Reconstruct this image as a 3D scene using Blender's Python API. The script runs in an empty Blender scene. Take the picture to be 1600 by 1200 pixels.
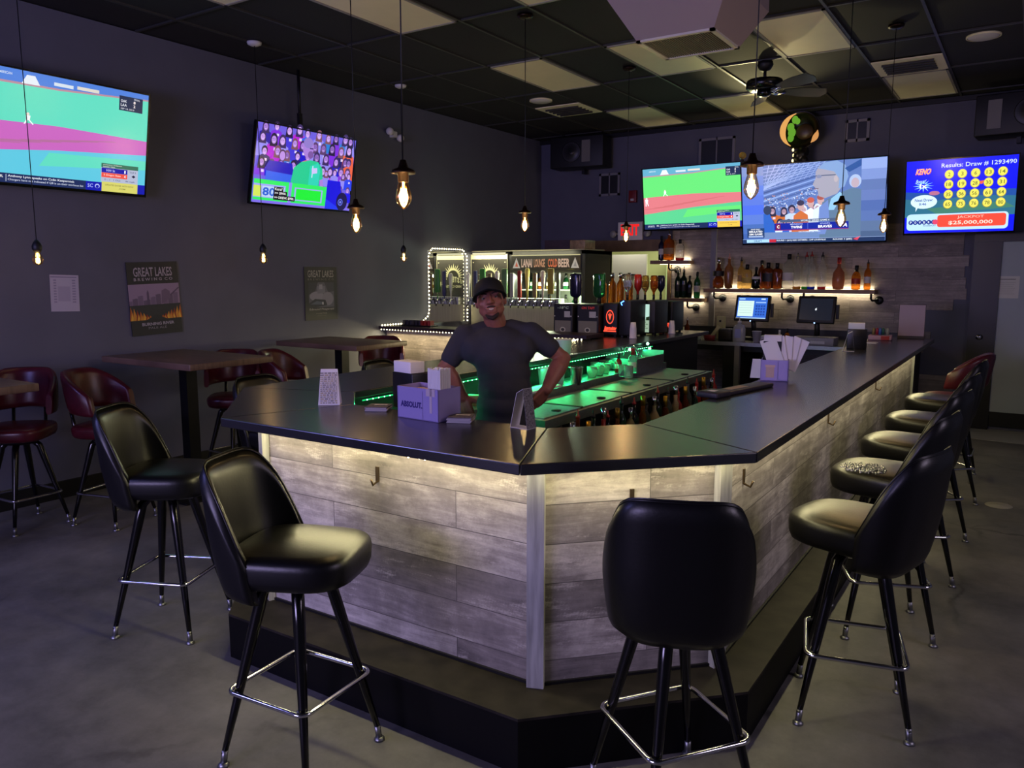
import bpy, bmesh, math, random
from mathutils import Matrix, Vector, Euler
random.seed(7)
S = bpy.context.scene
COL = S.collection
PI = math.pi
R = math.radians
# ---------------------------------------------------------------- camera, world, exposure
CAMH, FPX, YAW, PITCH = 1.67, 1230.0, R(33.3), math.atan(170/1230.0)
cam_d = bpy.data.cameras.new('camera'); cam_d.sensor_width = 36.0; cam_d.lens = FPX/1600*36.0
cam_d.clip_start = 0.05; cam_d.clip_end = 60
cam = bpy.data.objects.new('camera', cam_d); COL.objects.link(cam)
cam.location = (0, 0, CAMH); cam.rotation_euler = (PI/2-PITCH, 0, YAW)
S.camera = cam
S.view_settings.view_transform = 'Standard'; S.view_settings.look = 'None'
S.view_settings.exposure = 0.0; S.view_settings.gamma = 1.0; S.view_settings.use_curve_mapping = False
S.cycles.use_denoising = True
S.cycles.max_bounces = 8; S.cycles.transparent_max_bounces = 12
S.cycles.sample_clamp_indirect = 4.0
W = bpy.data.worlds.new('world'); S.world = W; W.use_nodes = True
bg = W.node_tree.nodes['Background']; bg.inputs[0].default_value = (0.30, 0.29, 0.45, 1); bg.inputs[1].default_value = 0.13

def area(name, loc, rot, sx, sy, power, col, spread=PI):
    l = bpy.data.lights.new(name, 'AREA'); l.shape = 'RECTANGLE'; l.size = sx; l.size_y = sy
    l.energy = power; l.color = col; l.spread = spread
    o = bpy.data.objects.new(name, l); COL.objects.link(o); o.location = loc; o.rotation_euler = rot
    return o
def point(name, loc, power, col, r=0.03):
    l = bpy.data.lights.new(name, 'POINT'); l.energy = power; l.color = col; l.shadow_soft_size = r
    o = bpy.data.objects.new(name, l); COL.objects.link(o); o.location = loc
    return o
# fill lights added for the violet glow of unseen televisions around the photographer
area('unseen_tv_fill_behind', (-2.6, -3.2, 1.7), (R(84), 0, R(8)), 2.4, 0.9, 165, (0.56, 0.47, 0.95))
area('unseen_tv_fill_left', (-4.6, -0.6, 2.6), (R(80), 0, R(-15)), 1.3, 0.75, 40, (0.30, 0.30, 1.0))
area('unseen_tv_fill_right', (3.4, 3.0, 2.7), (R(78), 0, R(100)), 1.6, 0.9, 70, (0.55, 0.45, 0.62))

# ---------------------------------------------------------------- helpers
def lin(h):
    if not isinstance(h, str): return tuple(h)
    h = h.lstrip('#'); v = [int(h[i:i+2], 16)/255 for i in (0, 2, 4)]
    return tuple((x/12.92 if x <= .04045 else ((x+.055)/1.055)**2.4) for x in v)
_fw = Vector((-math.sin(YAW)*math.cos(PITCH), math.cos(YAW)*math.cos(PITCH), -math.sin(PITCH)))
_rt = Vector((math.cos(YAW), math.sin(YAW), 0)); _up = _rt.cross(_fw)
def at(x, y, d):                       # point of the room at picture position x, y and distance d
    return Vector((0, 0, CAMH)) + (_fw + _rt*((x-800)/FPX) + _up*((600-y)/FPX))*d
def onz(x, y, z):
    r = at(x, y, 1)-Vector((0, 0, CAMH)); return Vector((0, 0, CAMH))+r*((z-CAMH)/r.z)
def ony(x, y, Y):
    r = at(x, y, 1)-Vector((0, 0, CAMH)); return Vector((0, 0, CAMH))+r*(Y/r.y)
def onx(x, y, X):
    r = at(x, y, 1)-Vector((0, 0, CAMH)); return Vector((0, 0, CAMH))+r*(X/r.x)

MATS = {}
def mat(name, col=(.5, .5, .5), rough=.5, metal=0, noise=0, nscale=20, emit=None, es=1, trans=0, bump=0, coat=0, col2=None, ior=1.45, spec=.5, alpha=1, stretch=(1, 1, 1)):
    if name in MATS: return MATS[name]
    m = bpy.data.materials.new(name); m.use_nodes = True; MATS[name] = m
    nt = m.node_tree; b = nt.nodes['Principled BSDF']; c = lin(col)
    b.inputs['Base Color'].default_value = (*c, 1); b.inputs['Roughness'].default_value = rough
    b.inputs['Metallic'].default_value = metal; b.inputs['Transmission Weight'].default_value = trans
    b.inputs['IOR'].default_value = ior; b.inputs['Coat Weight'].default_value = coat
    b.inputs['Specular IOR Level'].default_value = spec; b.inputs['Alpha'].default_value = alpha
    if emit is not None:
        b.inputs['Emission Color'].default_value = (*lin(emit), 1); b.inputs['Emission Strength'].default_value = es
    if noise or bump:
        tc = nt.nodes.new('ShaderNodeTexCoord'); mp = nt.nodes.new('ShaderNodeMapping'); n = nt.nodes.new('ShaderNodeTexNoise')
        mp.inputs['Scale'].default_value = stretch
        nt.links.new(tc.outputs['Object'], mp.inputs[0]); nt.links.new(mp.outputs[0], n.inputs['Vector'])
        n.inputs['Scale'].default_value = nscale; n.inputs['Detail'].default_value = 5
        if noise:
            r = nt.nodes.new('ShaderNodeValToRGB'); c2 = lin(col2) if col2 else tuple(x*(1-noise) for x in c)
            r.color_ramp.elements[0].position = .35; r.color_ramp.elements[1].position = .68
            r.color_ramp.elements[0].color = (*c2, 1); r.color_ramp.elements[1].color = (*c, 1)
            nt.links.new(n.outputs['Fac'], r.inputs[0]); nt.links.new(r.outputs[0], b.inputs['Base Color'])
        if bump:
            bp = nt.nodes.new('ShaderNodeBump'); bp.inputs['Strength'].default_value = bump; bp.inputs['Distance'].default_value = .01
            nt.links.new(n.outputs['Fac'], bp.inputs['Height']); nt.links.new(bp.outputs[0], b.inputs['Normal'])
    return m
def emat(name, col, s): return mat(name, (0, 0, 0), 1, emit=col, es=s, spec=0)
def paint_mat(name, emission=None, rough=.55):
    """colour comes from the flat coloured shapes of a printed or lit picture"""
    m = bpy.data.materials.new(name); m.use_nodes = True; nt = m.node_tree; b = nt.nodes['Principled BSDF']
    a = nt.nodes.new('ShaderNodeAttribute'); a.attribute_name = 'Col'
    b.inputs['Roughness'].default_value = rough
    if emission:
        b.inputs['Base Color'].default_value = (.01, .01, .01, 1); b.inputs['Roughness'].default_value = .2
        nt.links.new(a.outputs['Color'], b.inputs['Emission Color']); b.inputs['Emission Strength'].default_value = emission
    else: nt.links.new(a.outputs['Color'], b.inputs['Base Color'])
    return m
def plank_mat(name, light, dark, mid, rowh=.145, width=1.75, rough=.5, streak=(1.2, 22), var=1.0):
    m = bpy.data.materials.new(name); m.use_nodes = True; nt = m.node_tree; N = nt.nodes.new; L = nt.links.new
    b = nt.nodes['Principled BSDF']; uv = N('ShaderNodeUVMap')
    br = N('ShaderNodeTexBrick'); br.inputs['Scale'].default_value = 1; br.inputs['Brick Width'].default_value = width
    br.inputs['Row Height'].default_value = rowh; br.inputs['Mortar Size'].default_value = .0016; br.inputs['Bias'].default_value = 0
    br.inputs['Color1'].default_value = (0, 0, 0, 1); br.inputs['Color2'].default_value = (1, 1, 1, 1); br.inputs['Mortar'].default_value = (.1, .1, .1, 1)
    br.offset = .37; br.offset_frequency = 2
    L(uv.outputs[0], br.inputs['Vector'])
    # each board has its own streaks
    add = N('ShaderNodeVectorMath'); add.operation = 'ADD'; sc = N('ShaderNodeVectorMath'); sc.operation = 'SCALE'; sc.inputs[3].default_value = 13
    L(br.outputs['Color'], sc.inputs[0]); L(uv.outputs[0], add.inputs[0]); L(sc.outputs[0], add.inputs[1])
    mp = N('ShaderNodeMapping'); mp.inputs['Scale'].default_value = (streak[0], streak[1], 1); L(add.outputs[0], mp.inputs[0])
    n1 = N('ShaderNodeTexNoise'); n1.inputs['Scale'].default_value = 1.6; n1.inputs['Detail'].default_value = 9; n1.inputs['Roughness'].default_value = .7; n1.inputs['Distortion'].default_value = .8
    L(mp.outputs[0], n1.inputs['Vector'])
    n2 = N('ShaderNodeTexNoise'); n2.inputs['Scale'].default_value = 5; n2.inputs['Detail'].default_value = 8; n2.inputs['Roughness'].default_value = .75
    L(add.outputs[0], n2.inputs['Vector'])
    r1 = N('ShaderNodeValToRGB'); e = r1.color_ramp.elements
    e[0].position = .3; e[0].color = (*lin(dark), 1); e[1].position = .72; e[1].color = (*lin(light), 1)
    x = r1.color_ramp.elements.new(.5); x.color = (*lin(mid), 1)
    mx = N('ShaderNodeMix'); mx.data_type = 'FLOAT'; mx.inputs[0].default_value = .5; L(n1.outputs['Fac'], mx.inputs[2]); L(n2.outputs['Fac'], mx.inputs[3])
    ad = N('ShaderNodeMath'); ad.operation = 'MULTIPLY_ADD'; ad.inputs[1].default_value = .16*var
    L(br.outputs['Color'], ad.inputs[0]); sb = N('ShaderNodeMath'); sb.operation = 'SUBTRACT'; sb.inputs[1].default_value = .08*var
    L(mx.outputs[0], sb.inputs[0]); L(sb.outputs[0], ad.inputs[2]); L(ad.outputs[0], r1.inputs[0])
    mp3 = N('ShaderNodeMapping'); mp3.inputs['Scale'].default_value = (2.2, 9, 1); L(add.outputs[0], mp3.inputs[0])
    n3 = N('ShaderNodeTexNoise'); n3.inputs['Scale'].default_value = 1.1; n3.inputs['Detail'].default_value = 14; n3.inputs['Roughness'].default_value = .82; L(mp3.outputs[0], n3.inputs['Vector'])
    wv = N('ShaderNodeTexWave'); wv.inputs['Scale'].default_value = 26; wv.inputs['Distortion'].default_value = 3; wv.inputs['Detail'].default_value = 3
    mp4 = N('ShaderNodeMapping'); mp4.inputs['Rotation'].default_value = (0, 0, .25); L(add.outputs[0], mp4.inputs[0]); L(mp4.outputs[0], wv.inputs['Vector'])
    t3 = N('ShaderNodeMath'); t3.operation = 'MULTIPLY_ADD'; t3.inputs[1].default_value = .014; L(wv.outputs['Fac'], t3.inputs[0]); L(n3.outputs['Fac'], t3.inputs[2])
    r3 = N('ShaderNodeMapRange'); r3.inputs[1].default_value = .55; r3.inputs[2].default_value = .63; r3.inputs[4].default_value = .55; L(t3.outputs[0], r3.inputs[0])
    mw = N('ShaderNodeMix'); mw.data_type = 'RGBA'; L(r3.outputs[0], mw.inputs[0]); L(r1.outputs[0], mw.inputs[6]); mw.inputs[7].default_value = (*[min(1, v*1.15) for v in lin(light)], 1)
    mm = N('ShaderNodeMix'); mm.data_type = 'RGBA'; L(br.outputs['Fac'], mm.inputs[0]); L(mw.outputs[2], mm.inputs[6]); mm.inputs[7].default_value = (*[v*.9 for v in lin(dark)], 1)
    L(mm.outputs[2], b.inputs['Base Color']); b.inputs['Roughness'].default_value = rough
    bp = N('ShaderNodeBump'); bp.inputs['Strength'].default_value = .25; bp.inputs['Distance'].default_value = .004
    L(ad.outputs[0], bp.inputs['Height']); L(bp.outputs[0], b.inputs['Normal'])
    return m

def chain(o):
    m = Matrix()
    while o is not None: m = o.matrix_basis @ m; o = o.parent
    return m
class MB:
    """collects shapes and links them as one mesh object"""
    def __init__(s): s.bm = bmesh.new(); s.M = Matrix(); s.mi = 0
    def _add(s, vs, fs, sm=False):
        V = [s.bm.verts.new(s.M @ Vector(v)) for v in vs]
        for f in fs:
            try:
                F = s.bm.faces.new([V[i] for i in f]); F.smooth = sm; F.material_index = s.mi
            except ValueError: pass
        return V
    def box(s, c, d, rz=0, bev=0, sm=False):
        x, y, z = (k/2 for k in d); c = Vector(c); rm = Matrix.Rotation(rz, 3, 'Z')
        if bev:
            t = bmesh.new(); bmesh.ops.create_cube(t, size=1)
            for v in t.verts: v.co = Vector((v.co.x*d[0], v.co.y*d[1], v.co.z*d[2]))
            bmesh.ops.bevel(t, geom=t.edges[:], offset=bev, segments=3, affect='EDGES', profile=.5)
            t.verts.index_update()
            s._add([c+rm@v.co for v in t.verts], [[v.index for v in f.verts] for f in t.faces], True); t.free(); return s
        P = [c+rm@Vector((i*x, j*y, k*z)) for i in (-1, 1) for j in (-1, 1) for k in (-1, 1)]
        s._add(P, [(0, 1, 3, 2), (4, 6, 7, 5), (0, 4, 5, 1), (2, 3, 7, 6), (0, 2, 6, 4), (1, 5, 7, 3)], sm); return s
    def b2(s, a, b, bev=0):
        return s.box([(a[i]+b[i])/2 for i in range(3)], [abs(b[i]-a[i]) for i in range(3)], bev=bev)
    def prism(s, pts, z0, z1):
        n = len(pts); area2 = sum(pts[i][0]*pts[(i+1) % n][1]-pts[(i+1) % n][0]*pts[i][1] for i in range(n))
        if area2 < 0: pts = pts[::-1]
        s._add([(p[0], p[1], z0) for p in pts]+[(p[0], p[1], z1) for p in pts],
               [list(range(n))[::-1], list(range(n, 2*n))]+[(i, (i+1) % n, n+(i+1) % n, n+i) for i in range(n)]); return s
    def tube(s, path, r, n=8, closed=False, caps=True, sm=True):
        P = [Vector(p) for p in path]; k = len(P); rr = r if isinstance(r, (list, tuple)) else [r]*k
        rings = []; prev = None
        for i in range(k):
            if closed: t = (P[(i+1) % k]-P[i-1]).normalized()
            else: t = (P[min(i+1, k-1)]-P[max(i-1, 0)]).normalized()
            if prev is None:
                a = t.orthogonal().normalized()
            else: a = (prev-t*prev.dot(t)).normalized()
            prev = a; b = t.cross(a)
            rings.append([P[i]+(a*math.cos(2*PI*j/n)+b*math.sin(2*PI*j/n))*rr[i] for j in range(n)])
        vs = [v for g in rings for v in g]; fs = []
        for i in range(k if closed else k-1):
            q = (i+1) % k
            for j in range(n): fs.append((i*n+j, i*n+(j+1) % n, q*n+(j+1) % n, q*n+j))
        if caps and not closed: fs += [list(range(n))[::-1], [(k-1)*n+j for j in range(n)]]
        s._add(vs, fs, sm); return s
    def lathe(s, prof, c=(0, 0, 0), n=20, sm=True, sx=1, sy=1, caps=True):
        vs = []; fs = []; k = len(prof)
        for (r, z) in prof:
            for j in range(n): vs.append((c[0]+r*sx*math.cos(2*PI*j/n), c[1]+r*sy*math.sin(2*PI*j/n), c[2]+z))
        for i in range(k-1):
            for j in range(n): fs.append((i*n+j, i*n+(j+1) % n, (i+1)*n+(j+1) % n, (i+1)*n+j))
        if caps: fs += [list(range(n))[::-1], [(k-1)*n+j for j in range(n)]]
        s._add(vs, fs, sm); return s
    def ball(s, c, r, u=14, v=9, sc=(1, 1, 1)):
        prof = [(max(1e-4, math.sin(PI*i/v))*r, -math.cos(PI*i/v)*r*sc[2]) for i in range(v+1)]
        return s.lathe(prof, c, u, True, sc[0], sc[1])
    def grid(s, pts, sm=True, closed_u=False):     # pts[i][j]
        a = len(pts); b = len(pts[0]); vs = [p for r in pts for p in r]; fs = []
        for i in range(a-1 if not closed_u else a):
            q = (i+1) % a
            for j in range(b-1): fs.append((i*b+j, q*b+j, q*b+j+1, i*b+j+1))
        s._add(vs, fs, sm); return s
    def quad(s, *p): s._add(p, [list(range(len(p)))]); return s
    def build(s, name, m=None, parent=None, world=False, weld=False):
        if world and parent is not None: s.bm.transform(chain(parent).inverted())
        if weld: bmesh.ops.remove_doubles(s.bm, verts=s.bm.verts, dist=1e-5)
        bmesh.ops.recalc_face_normals(s.bm, faces=s.bm.faces)
        uvl = s.bm.loops.layers.uv.new('UVMap')
        for f in s.bm.faces:
            n = f.normal
            if abs(n.z) > .7:
                for l in f.loops: l[uvl].uv = (l.vert.co.x, l.vert.co.y)
            else:
                t = Vector((-n.y, n.x, 0)); t = t.normalized() if t.length > 0 else Vector((1, 0, 0))
                for l in f.loops: l[uvl].uv = (l.vert.co.dot(t), l.vert.co.z)
        me = bpy.data.meshes.new(name); s.bm.to_mesh(me); s.bm.free()
        for x in (m if isinstance(m, (list, tuple)) else [m]):
            if x: me.materials.append(x)
        o = bpy.data.objects.new(name, me); COL.objects.link(o)
        if parent is not None: o.parent = parent
        return o
def tag(o, label=None, cat=None, group=None, kind=None):
    if label: o['label'] = label
    if cat: o['category'] = cat
    if group: o['group'] = group
    if kind: o['kind'] = kind
    return o
def thing(name, label, cat, loc=(0, 0, 0), rot=(0, 0, 0), group=None):
    o = bpy.data.objects.new(name, None); COL.objects.link(o); o.location = loc
    o.rotation_euler = rot if isinstance(rot, (tuple, list, Euler)) else (0, 0, rot)
    o.empty_display_size = .1
    return tag(o, label, cat, group)
def struct(o): o['kind'] = 'structure'; return o
def copy_tree(o, parent=None):
    c = o.copy(); COL.objects.link(c)
    if parent is not None: c.parent = parent
    for ch in list(o.children): copy_tree(ch, c)
    return c
def remesh(mb, voxel, smooth=2, factor=.5):
    """melts overlapping closed shapes of an MB into one continuous skin"""
    me = bpy.data.meshes.new('tmp'); bmesh.ops.recalc_face_normals(mb.bm, faces=mb.bm.faces); mb.bm.to_mesh(me); mb.bm.free()
    o = bpy.data.objects.new('tmp', me); COL.objects.link(o)
    r = o.modifiers.new('r', 'REMESH'); r.mode = 'VOXEL'; r.voxel_size = voxel
    if smooth: q = o.modifiers.new('s', 'SMOOTH'); q.factor = factor; q.iterations = smooth
    dg = bpy.context.evaluated_depsgraph_get(); ev = o.evaluated_get(dg)
    nm = bpy.data.meshes.new_from_object(ev)
    bpy.data.objects.remove(o); bpy.data.meshes.remove(me)
    out = MB(); out.bm.from_mesh(nm); bpy.data.meshes.remove(nm)
    for f in out.bm.faces: f.smooth = True
    return out
# ---------------------------------------------------------------- flat pictures: screens, posters, signs
_tc = {}
def text_tris(txt, bold=0.0):
    k = (txt, bold)
    if k in _tc: return _tc[k]
    cu = bpy.data.curves.new('t', 'FONT'); cu.body = txt; cu.size = 1; cu.offset = bold; cu.resolution_u = 2; cu.fill_mode = 'FRONT' if hasattr(cu, 'fill_mode') else cu.fill_mode
    o = bpy.data.objects.new('t', cu); COL.objects.link(o)
    dg = bpy.context.evaluated_depsgraph_get(); ev = o.evaluated_get(dg); me = bpy.data.meshes.new_from_object(ev)
    vs = [(v.co.x, v.co.y) for v in me.vertices]; ps = [tuple(p.vertices) for p in me.polygons]
    bpy.data.objects.remove(o); bpy.data.curves.remove(cu); bpy.data.meshes.remove(me)
    _tc[k] = (vs, ps); return _tc[k]
class Pic:
    def __init__(s, step=.00006): s.v = []; s.f = []; s.c = []; s.d = 0; s.step = step
    def poly(s, pts, col):
        s.d += s.step; b = len(s.v); s.v += [(x, y, s.d) for x, y in pts]; s.f.append(tuple(range(b, b+len(pts)))); s.c.append(lin(col)); return s
    def rect(s, x0, y0, x1, y1, col): return s.poly([(x0, y0), (x1, y0), (x1, y1), (x0, y1)], col)
    def ell(s, x, y, rx, ry, col, n=16, a0=0, a1=2*PI):
        full = abs(a1-a0-2*PI) < 1e-6
        return s.poly([(x+rx*math.cos(a0+(a1-a0)*i/(n if full else n-1)), y+ry*math.sin(a0+(a1-a0)*i/(n if full else n-1))) for i in range(n)], col)
    def text(s, t, x, y, w, h, col, bold=.01, skew=0):
        """text fitted into the box centred at x, y"""
        vs, ps = text_tris(t, bold)
        if not vs: return s
        x0 = min(v[0] for v in vs); x1 = max(v[0] for v in vs); y0 = min(v[1] for v in vs); y1 = max(v[1] for v in vs)
        kx = w/max(1e-6, x1-x0); ky = h/max(1e-6, y1-y0); s.d += s.step; b = len(s.v)
        s.v += [(x+(v[0]-(x0+x1)/2)*kx+skew*(v[1]-y0)*ky, y+(v[1]-(y0+y1)/2)*ky, s.d) for v in vs]
        for p in ps: s.f.append(tuple(b+i for i in p)); s.c.append(lin(col))
        return s
    def build(s, name, m, parent, off=(0, 0, 0)):
        me = bpy.data.meshes.new(name); me.from_pydata([(a+off[0], b+off[1], c+off[2]) for a, b, c in s.v], [], s.f)
        a = me.color_attributes.new('Col', 'FLOAT_COLOR', 'CORNER'); i = 0
        for p, c in zip(me.polygons, s.c):
            for l in p.loop_indices: a.data[l].color = (*c, 1)
        me.materials.append(m); o = bpy.data.objects.new(name, me); COL.objects.link(o); o.parent = parent; return o
BACK = (PI/2, 0, 0); LEFT = (PI/2, 0, PI/2)      # local x right, y up, z out of the wall

# ---------------------------------------------------------------- materials
M_wall = mat('painted_wall', '#595a68', .75, noise=.10, nscale=3, bump=.05)
M_wallb = mat('painted_wall_back', '#58596a', .75, noise=.10, nscale=3, bump=.05)
M_black = mat('black_paint', '#0c0c0f', .5)
M_tile = mat('black_ceiling_tile', '#1d1d1b', .85, noise=.25, nscale=60)
M_grid = mat('ceiling_grid_metal', '#33332f', .5)
M_diff = mat('light_diffuser', '#efe8bc', .45, noise=.06, nscale=4)
M_white = mat('white_plastic', '#c9c7c4', .5)
M_paper = mat('white_paper', '#d8d4da', .7)
M_top = mat('black_laminate', '#1b1b1f', .27, noise=.15, nscale=150, spec=1.0, ior=1.6)
M_edge = mat('black_edge', '#08080c', .4)
M_kick = mat('black_kickboard', '#030304', .6, spec=.2)
M_vinyl = mat('black_vinyl', '#0a0a0b', .36, noise=.2, nscale=90, bump=.04, spec=.5)
M_red = mat('burgundy_vinyl', '#4a101c', .32, noise=.25, nscale=30, bump=.04)
M_leg = mat('black_enamel', '#040405', .18, spec=.6)
M_chrome = mat('chrome', '#d8d8dc', .12, metal=1)
M_steel = mat('stainless_steel', '#9a9c9e', .42, metal=1, noise=.15, nscale=40)
M_dsteel = mat('dull_black_steel', '#101114', .4, metal=.3)
M_bronze = mat('dark_bronze', '#2a1a12', .35, metal=.8)
M_screen = paint_mat('lit_screen', 1.3)
M_print = paint_mat('printed_picture')
M_wood = plank_mat('whitewashed_planks', '#cfc8c2', '#5b5655', '#8b8481', streak=(1.5, 14), var=1.3)
M_wood2 = plank_mat('weathered_wall_planks', '#a09490', '#544c4c', '#786e6c', .125, 1.3, .6)
M_ttop = mat('brown_tabletop', '#6d5647', .38, noise=.45, nscale=3, stretch=(1, 14, 1))
M_floor_ = None
def floor_mat():
    m = bpy.data.materials.new('stained_concrete'); m.use_nodes = True; nt = m.node_tree; N = nt.nodes.new; L = nt.links.new
    b = nt.nodes['Principled BSDF']; tc = N('ShaderNodeTexCoord')
    n = N('ShaderNodeTexNoise'); n.inputs['Scale'].default_value = 1.8; n.inputs['Detail'].default_value = 14; n.inputs['Roughness'].default_value = .74; L(tc.outputs['Object'], n.inputs['Vector'])
    r = N('ShaderNodeValToRGB'); e = r.color_ramp.elements; e[0].position = .33; e[0].color = (*lin('#4c4b49'), 1); e[1].position = .7; e[1].color = (*lin('#7c7a76'), 1)
    L(n.outputs['Fac'], r.inputs[0])
    v = N('ShaderNodeTexVoronoi'); v.feature = 'DISTANCE_TO_EDGE'; v.inputs['Scale'].default_value = .75
    d = N('ShaderNodeTexNoise'); d.inputs['Scale'].default_value = 2.5; d.inputs['Detail'].default_value = 6; L(tc.outputs['Object'], d.inputs['Vector'])
    mx = N('ShaderNodeMix'); mx.data_type = 'VECTOR'; mx.inputs[0].default_value = .35; L(tc.outputs['Object'], mx.inputs[4]); L(d.outputs['Color'], mx.inputs[5]); L(mx.outputs[1], v.inputs['Vector'])
    cr = N('ShaderNodeValToRGB'); cr.color_ramp.elements[0].position = 0; cr.color_ramp.elements[0].color = (.35, .35, .35, 1); cr.color_ramp.elements[1].position = .012; cr.color_ramp.elements[1].color = (1, 1, 1, 1)
    L(v.outputs['Distance'], cr.inputs[0])
    mask = N('ShaderNodeTexNoise'); mask.inputs['Scale'].default_value = .8; L(tc.outputs['Object'], mask.inputs['Vector'])
    mr = N('ShaderNodeMapRange'); mr.inputs[1].default_value = .48; mr.inputs[2].default_value = .62; L(mask.outputs['Fac'], mr.inputs[0])
    mu = N('ShaderNodeMix'); mu.data_type = 'RGBA'; mu.blend_type = 'MULTIPLY'; L(mr.outputs[0], mu.inputs[0]); L(r.outputs[0], mu.inputs[6]); L(cr.outputs[0], mu.inputs[7])
    L(mu.outputs[2], b.inputs['Base Color'])
    rr = N('ShaderNodeMapRange'); rr.inputs[3].default_value = .45; rr.inputs[4].default_value = .7; L(n.outputs['Fac'], rr.inputs[0]); L(rr.outputs[0], b.inputs['Roughness'])
    bp = N('ShaderNodeBump'); bp.inputs['Strength'].default_value = .2; bp.inputs['Distance'].default_value = .01; L(mu.outputs[2], bp.inputs['Height']); L(bp.outputs[0], b.inputs['Normal'])
    return m
M_floor = floor_mat()

# ---------------------------------------------------------------- the room
XL, YB, ZC = -6.03, 9.95, 3.56
XR, YF = 2.2, -3.5
struct(MB().b2((XL-.1, YF, -.1), (XR, YB+3, 0)).build('floor', M_floor))
struct(MB().b2((XL-.12, YF, 0), (XL, YB+.12, ZC)).build('wall_left', M_wall))
# back wall with its doorway (x -5.13..-4.05, z 0..2.0)
DX0, DX1, DZ = -5.13, -4.06, 1.99
w = MB(); w.b2((XL, YB, 0), (DX0, YB+.12, ZC)); w.b2((DX1, YB, 0), (XR, YB+.12, ZC)); w.b2((DX0, YB, DZ), (DX1, YB+.12, ZC))
struct(w.build('wall_back', M_wallb))
struct(MB().b2((XL-.12, YF, ZC+.01), (XR, YB+.12, ZC+.08)).build('ceiling', M_tile))
b = MB(); b.b2((XL, YF, 0), (XL+.02, YB, .13)); struct(b.build('baseboard_left', M_black))
b = MB(); b.b2((-3.95, YB-.02, 0), (-.62, YB, .13)); b.b2((-.3, YB-.03, .04), (XR, YB-.0, .2)); struct(b.build('baseboard_back', M_black))
# ceiling grid: bars every .59 m across and 1.18 m deep
g = MB(); GX = [-.79-.59*k for k in range(-6, 10)]; GY = [9.71-1.18*k for k in range(0, 12)]
for x in GX:
    if x > XL and x < XR: g.b2((x-.011, YF, ZC-.004), (x+.011, YB, ZC+.011))
for y in GY:
    g.b2((XL, y-.011, ZC-.003), (XR, y+.011, ZC+.011))
struct(g.build('trim_1', M_grid))
b = MB(); b.b2((XL, YB-.04, ZC-.05), (XR, YB, ZC)); struct(b.build('trim_2', M_black))
# patch of paler floor by the back door
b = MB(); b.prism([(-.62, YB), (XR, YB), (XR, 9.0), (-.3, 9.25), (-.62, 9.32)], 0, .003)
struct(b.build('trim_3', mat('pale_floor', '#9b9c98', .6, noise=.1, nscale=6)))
# trough lights, switched off
def troffer(x0, x1, y0, y1, label):
    t = thing('ceiling_light_panel', label, 'ceiling light', ((x0+x1)/2, (y0+y1)/2, ZC), group='unlit ceiling light panels')
    w2, h2 = (x1-x0)/2-.012, (y1-y0)/2-.012
    f = MB()
    for a, c in (((-w2, -h2), (w2, -h2+.022)), ((-w2, h2-.022), (w2, h2)), ((-w2, -h2), (-w2+.022, h2)), ((w2-.022, -h2), (w2, h2))):
        f.b2((a[0], a[1], -.012), (c[0], c[1], .01))
    f.build('frame', mat('panel_frame', '#8f8b80', .5), t)
    MB().b2((-w2+.02, -h2+.02, -.007), (w2-.02, h2-.02, .006)).build('diffuser', M_diff, t)
X = lambda k: -.79-.59*k
for x0, x1, y0, y1, l in ((X(6), X(5), 3.81, 4.99, 'pale unlit ceiling light panel nearest the left wall, at the top edge left of centre'),
        (X(6), X(5), 6.17, 7.35, 'unlit ceiling light panel crossed by the cord of the pendant above the bartender'),
        (X(4), X(3), 6.17, 7.35, 'yellowish ceiling light panel partly hidden by the hanging air cleaner'),
        (X(2), X(1), 6.17, 7.35, 'large pale ceiling light panel between the air cleaner and the ceiling fan'),
        (X(6), X(5), 8.53, 9.71, 'dim ceiling light panel above the black loudspeaker in the back corner'),
        (X(4), X(3), 8.53, 9.71, 'dim ceiling light panel behind the ceiling fan blades'),
        (X(1), X(0), 8.53, 9.71, 'warm grey ceiling light panel in front of an air vent at the right'),
        (X(7), X(6), 2.63, 3.81, 'corner of an unlit ceiling light panel at the top left edge'),
        (X(4), X(3), 3.81, 4.99, 'corner of an unlit ceiling light panel at the top edge beside the air cleaner')):
    troffer(x0, x1, y0, y1, l)
def ceil_vent(cx, cy, w, d, label):
    t = thing('ceiling_air_vent', label, 'air vent', (cx, cy, ZC))
    MB().box((0, 0, -.004), (w, d, .01)).build('face_plate', M_diff, t)
    for k in range(5):
        s_ = MB(); s_.box((0, -d*.3+k*d*.15, -.018), (w*.74, .018, .018)); s_.build('slat', mat('vent_slat', '#2f2f2b', .5), t)
ceil_vent((X(7)+X(6))/2, 8.24, .57, .57, 'square ceiling air vent near the left back loudspeaker')
ceil_vent((X(1)+X(0))/2, 8.24, .57, .57, 'stained ceiling air vent at the right, in front of a light panel')
for p, l in (((-4.66, 7.67), 'round white ceiling speaker beside the square air vent'), ((-.48, 7.6), 'round white ceiling speaker at the top right corner')):
    t = thing('ceiling_speaker', l, 'speaker', (p[0], p[1], ZC))
    MB().lathe([(.001, -.012), (.095, -.012), (.105, -.006), (.115, 0), (.115, .01)], n=28).build('grille', M_white, t)
    MB().lathe([(.116, -.004), (.125, -.004), (.125, .01), (.116, .01)], n=28, caps=False).build('rim', M_diff, t)

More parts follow.
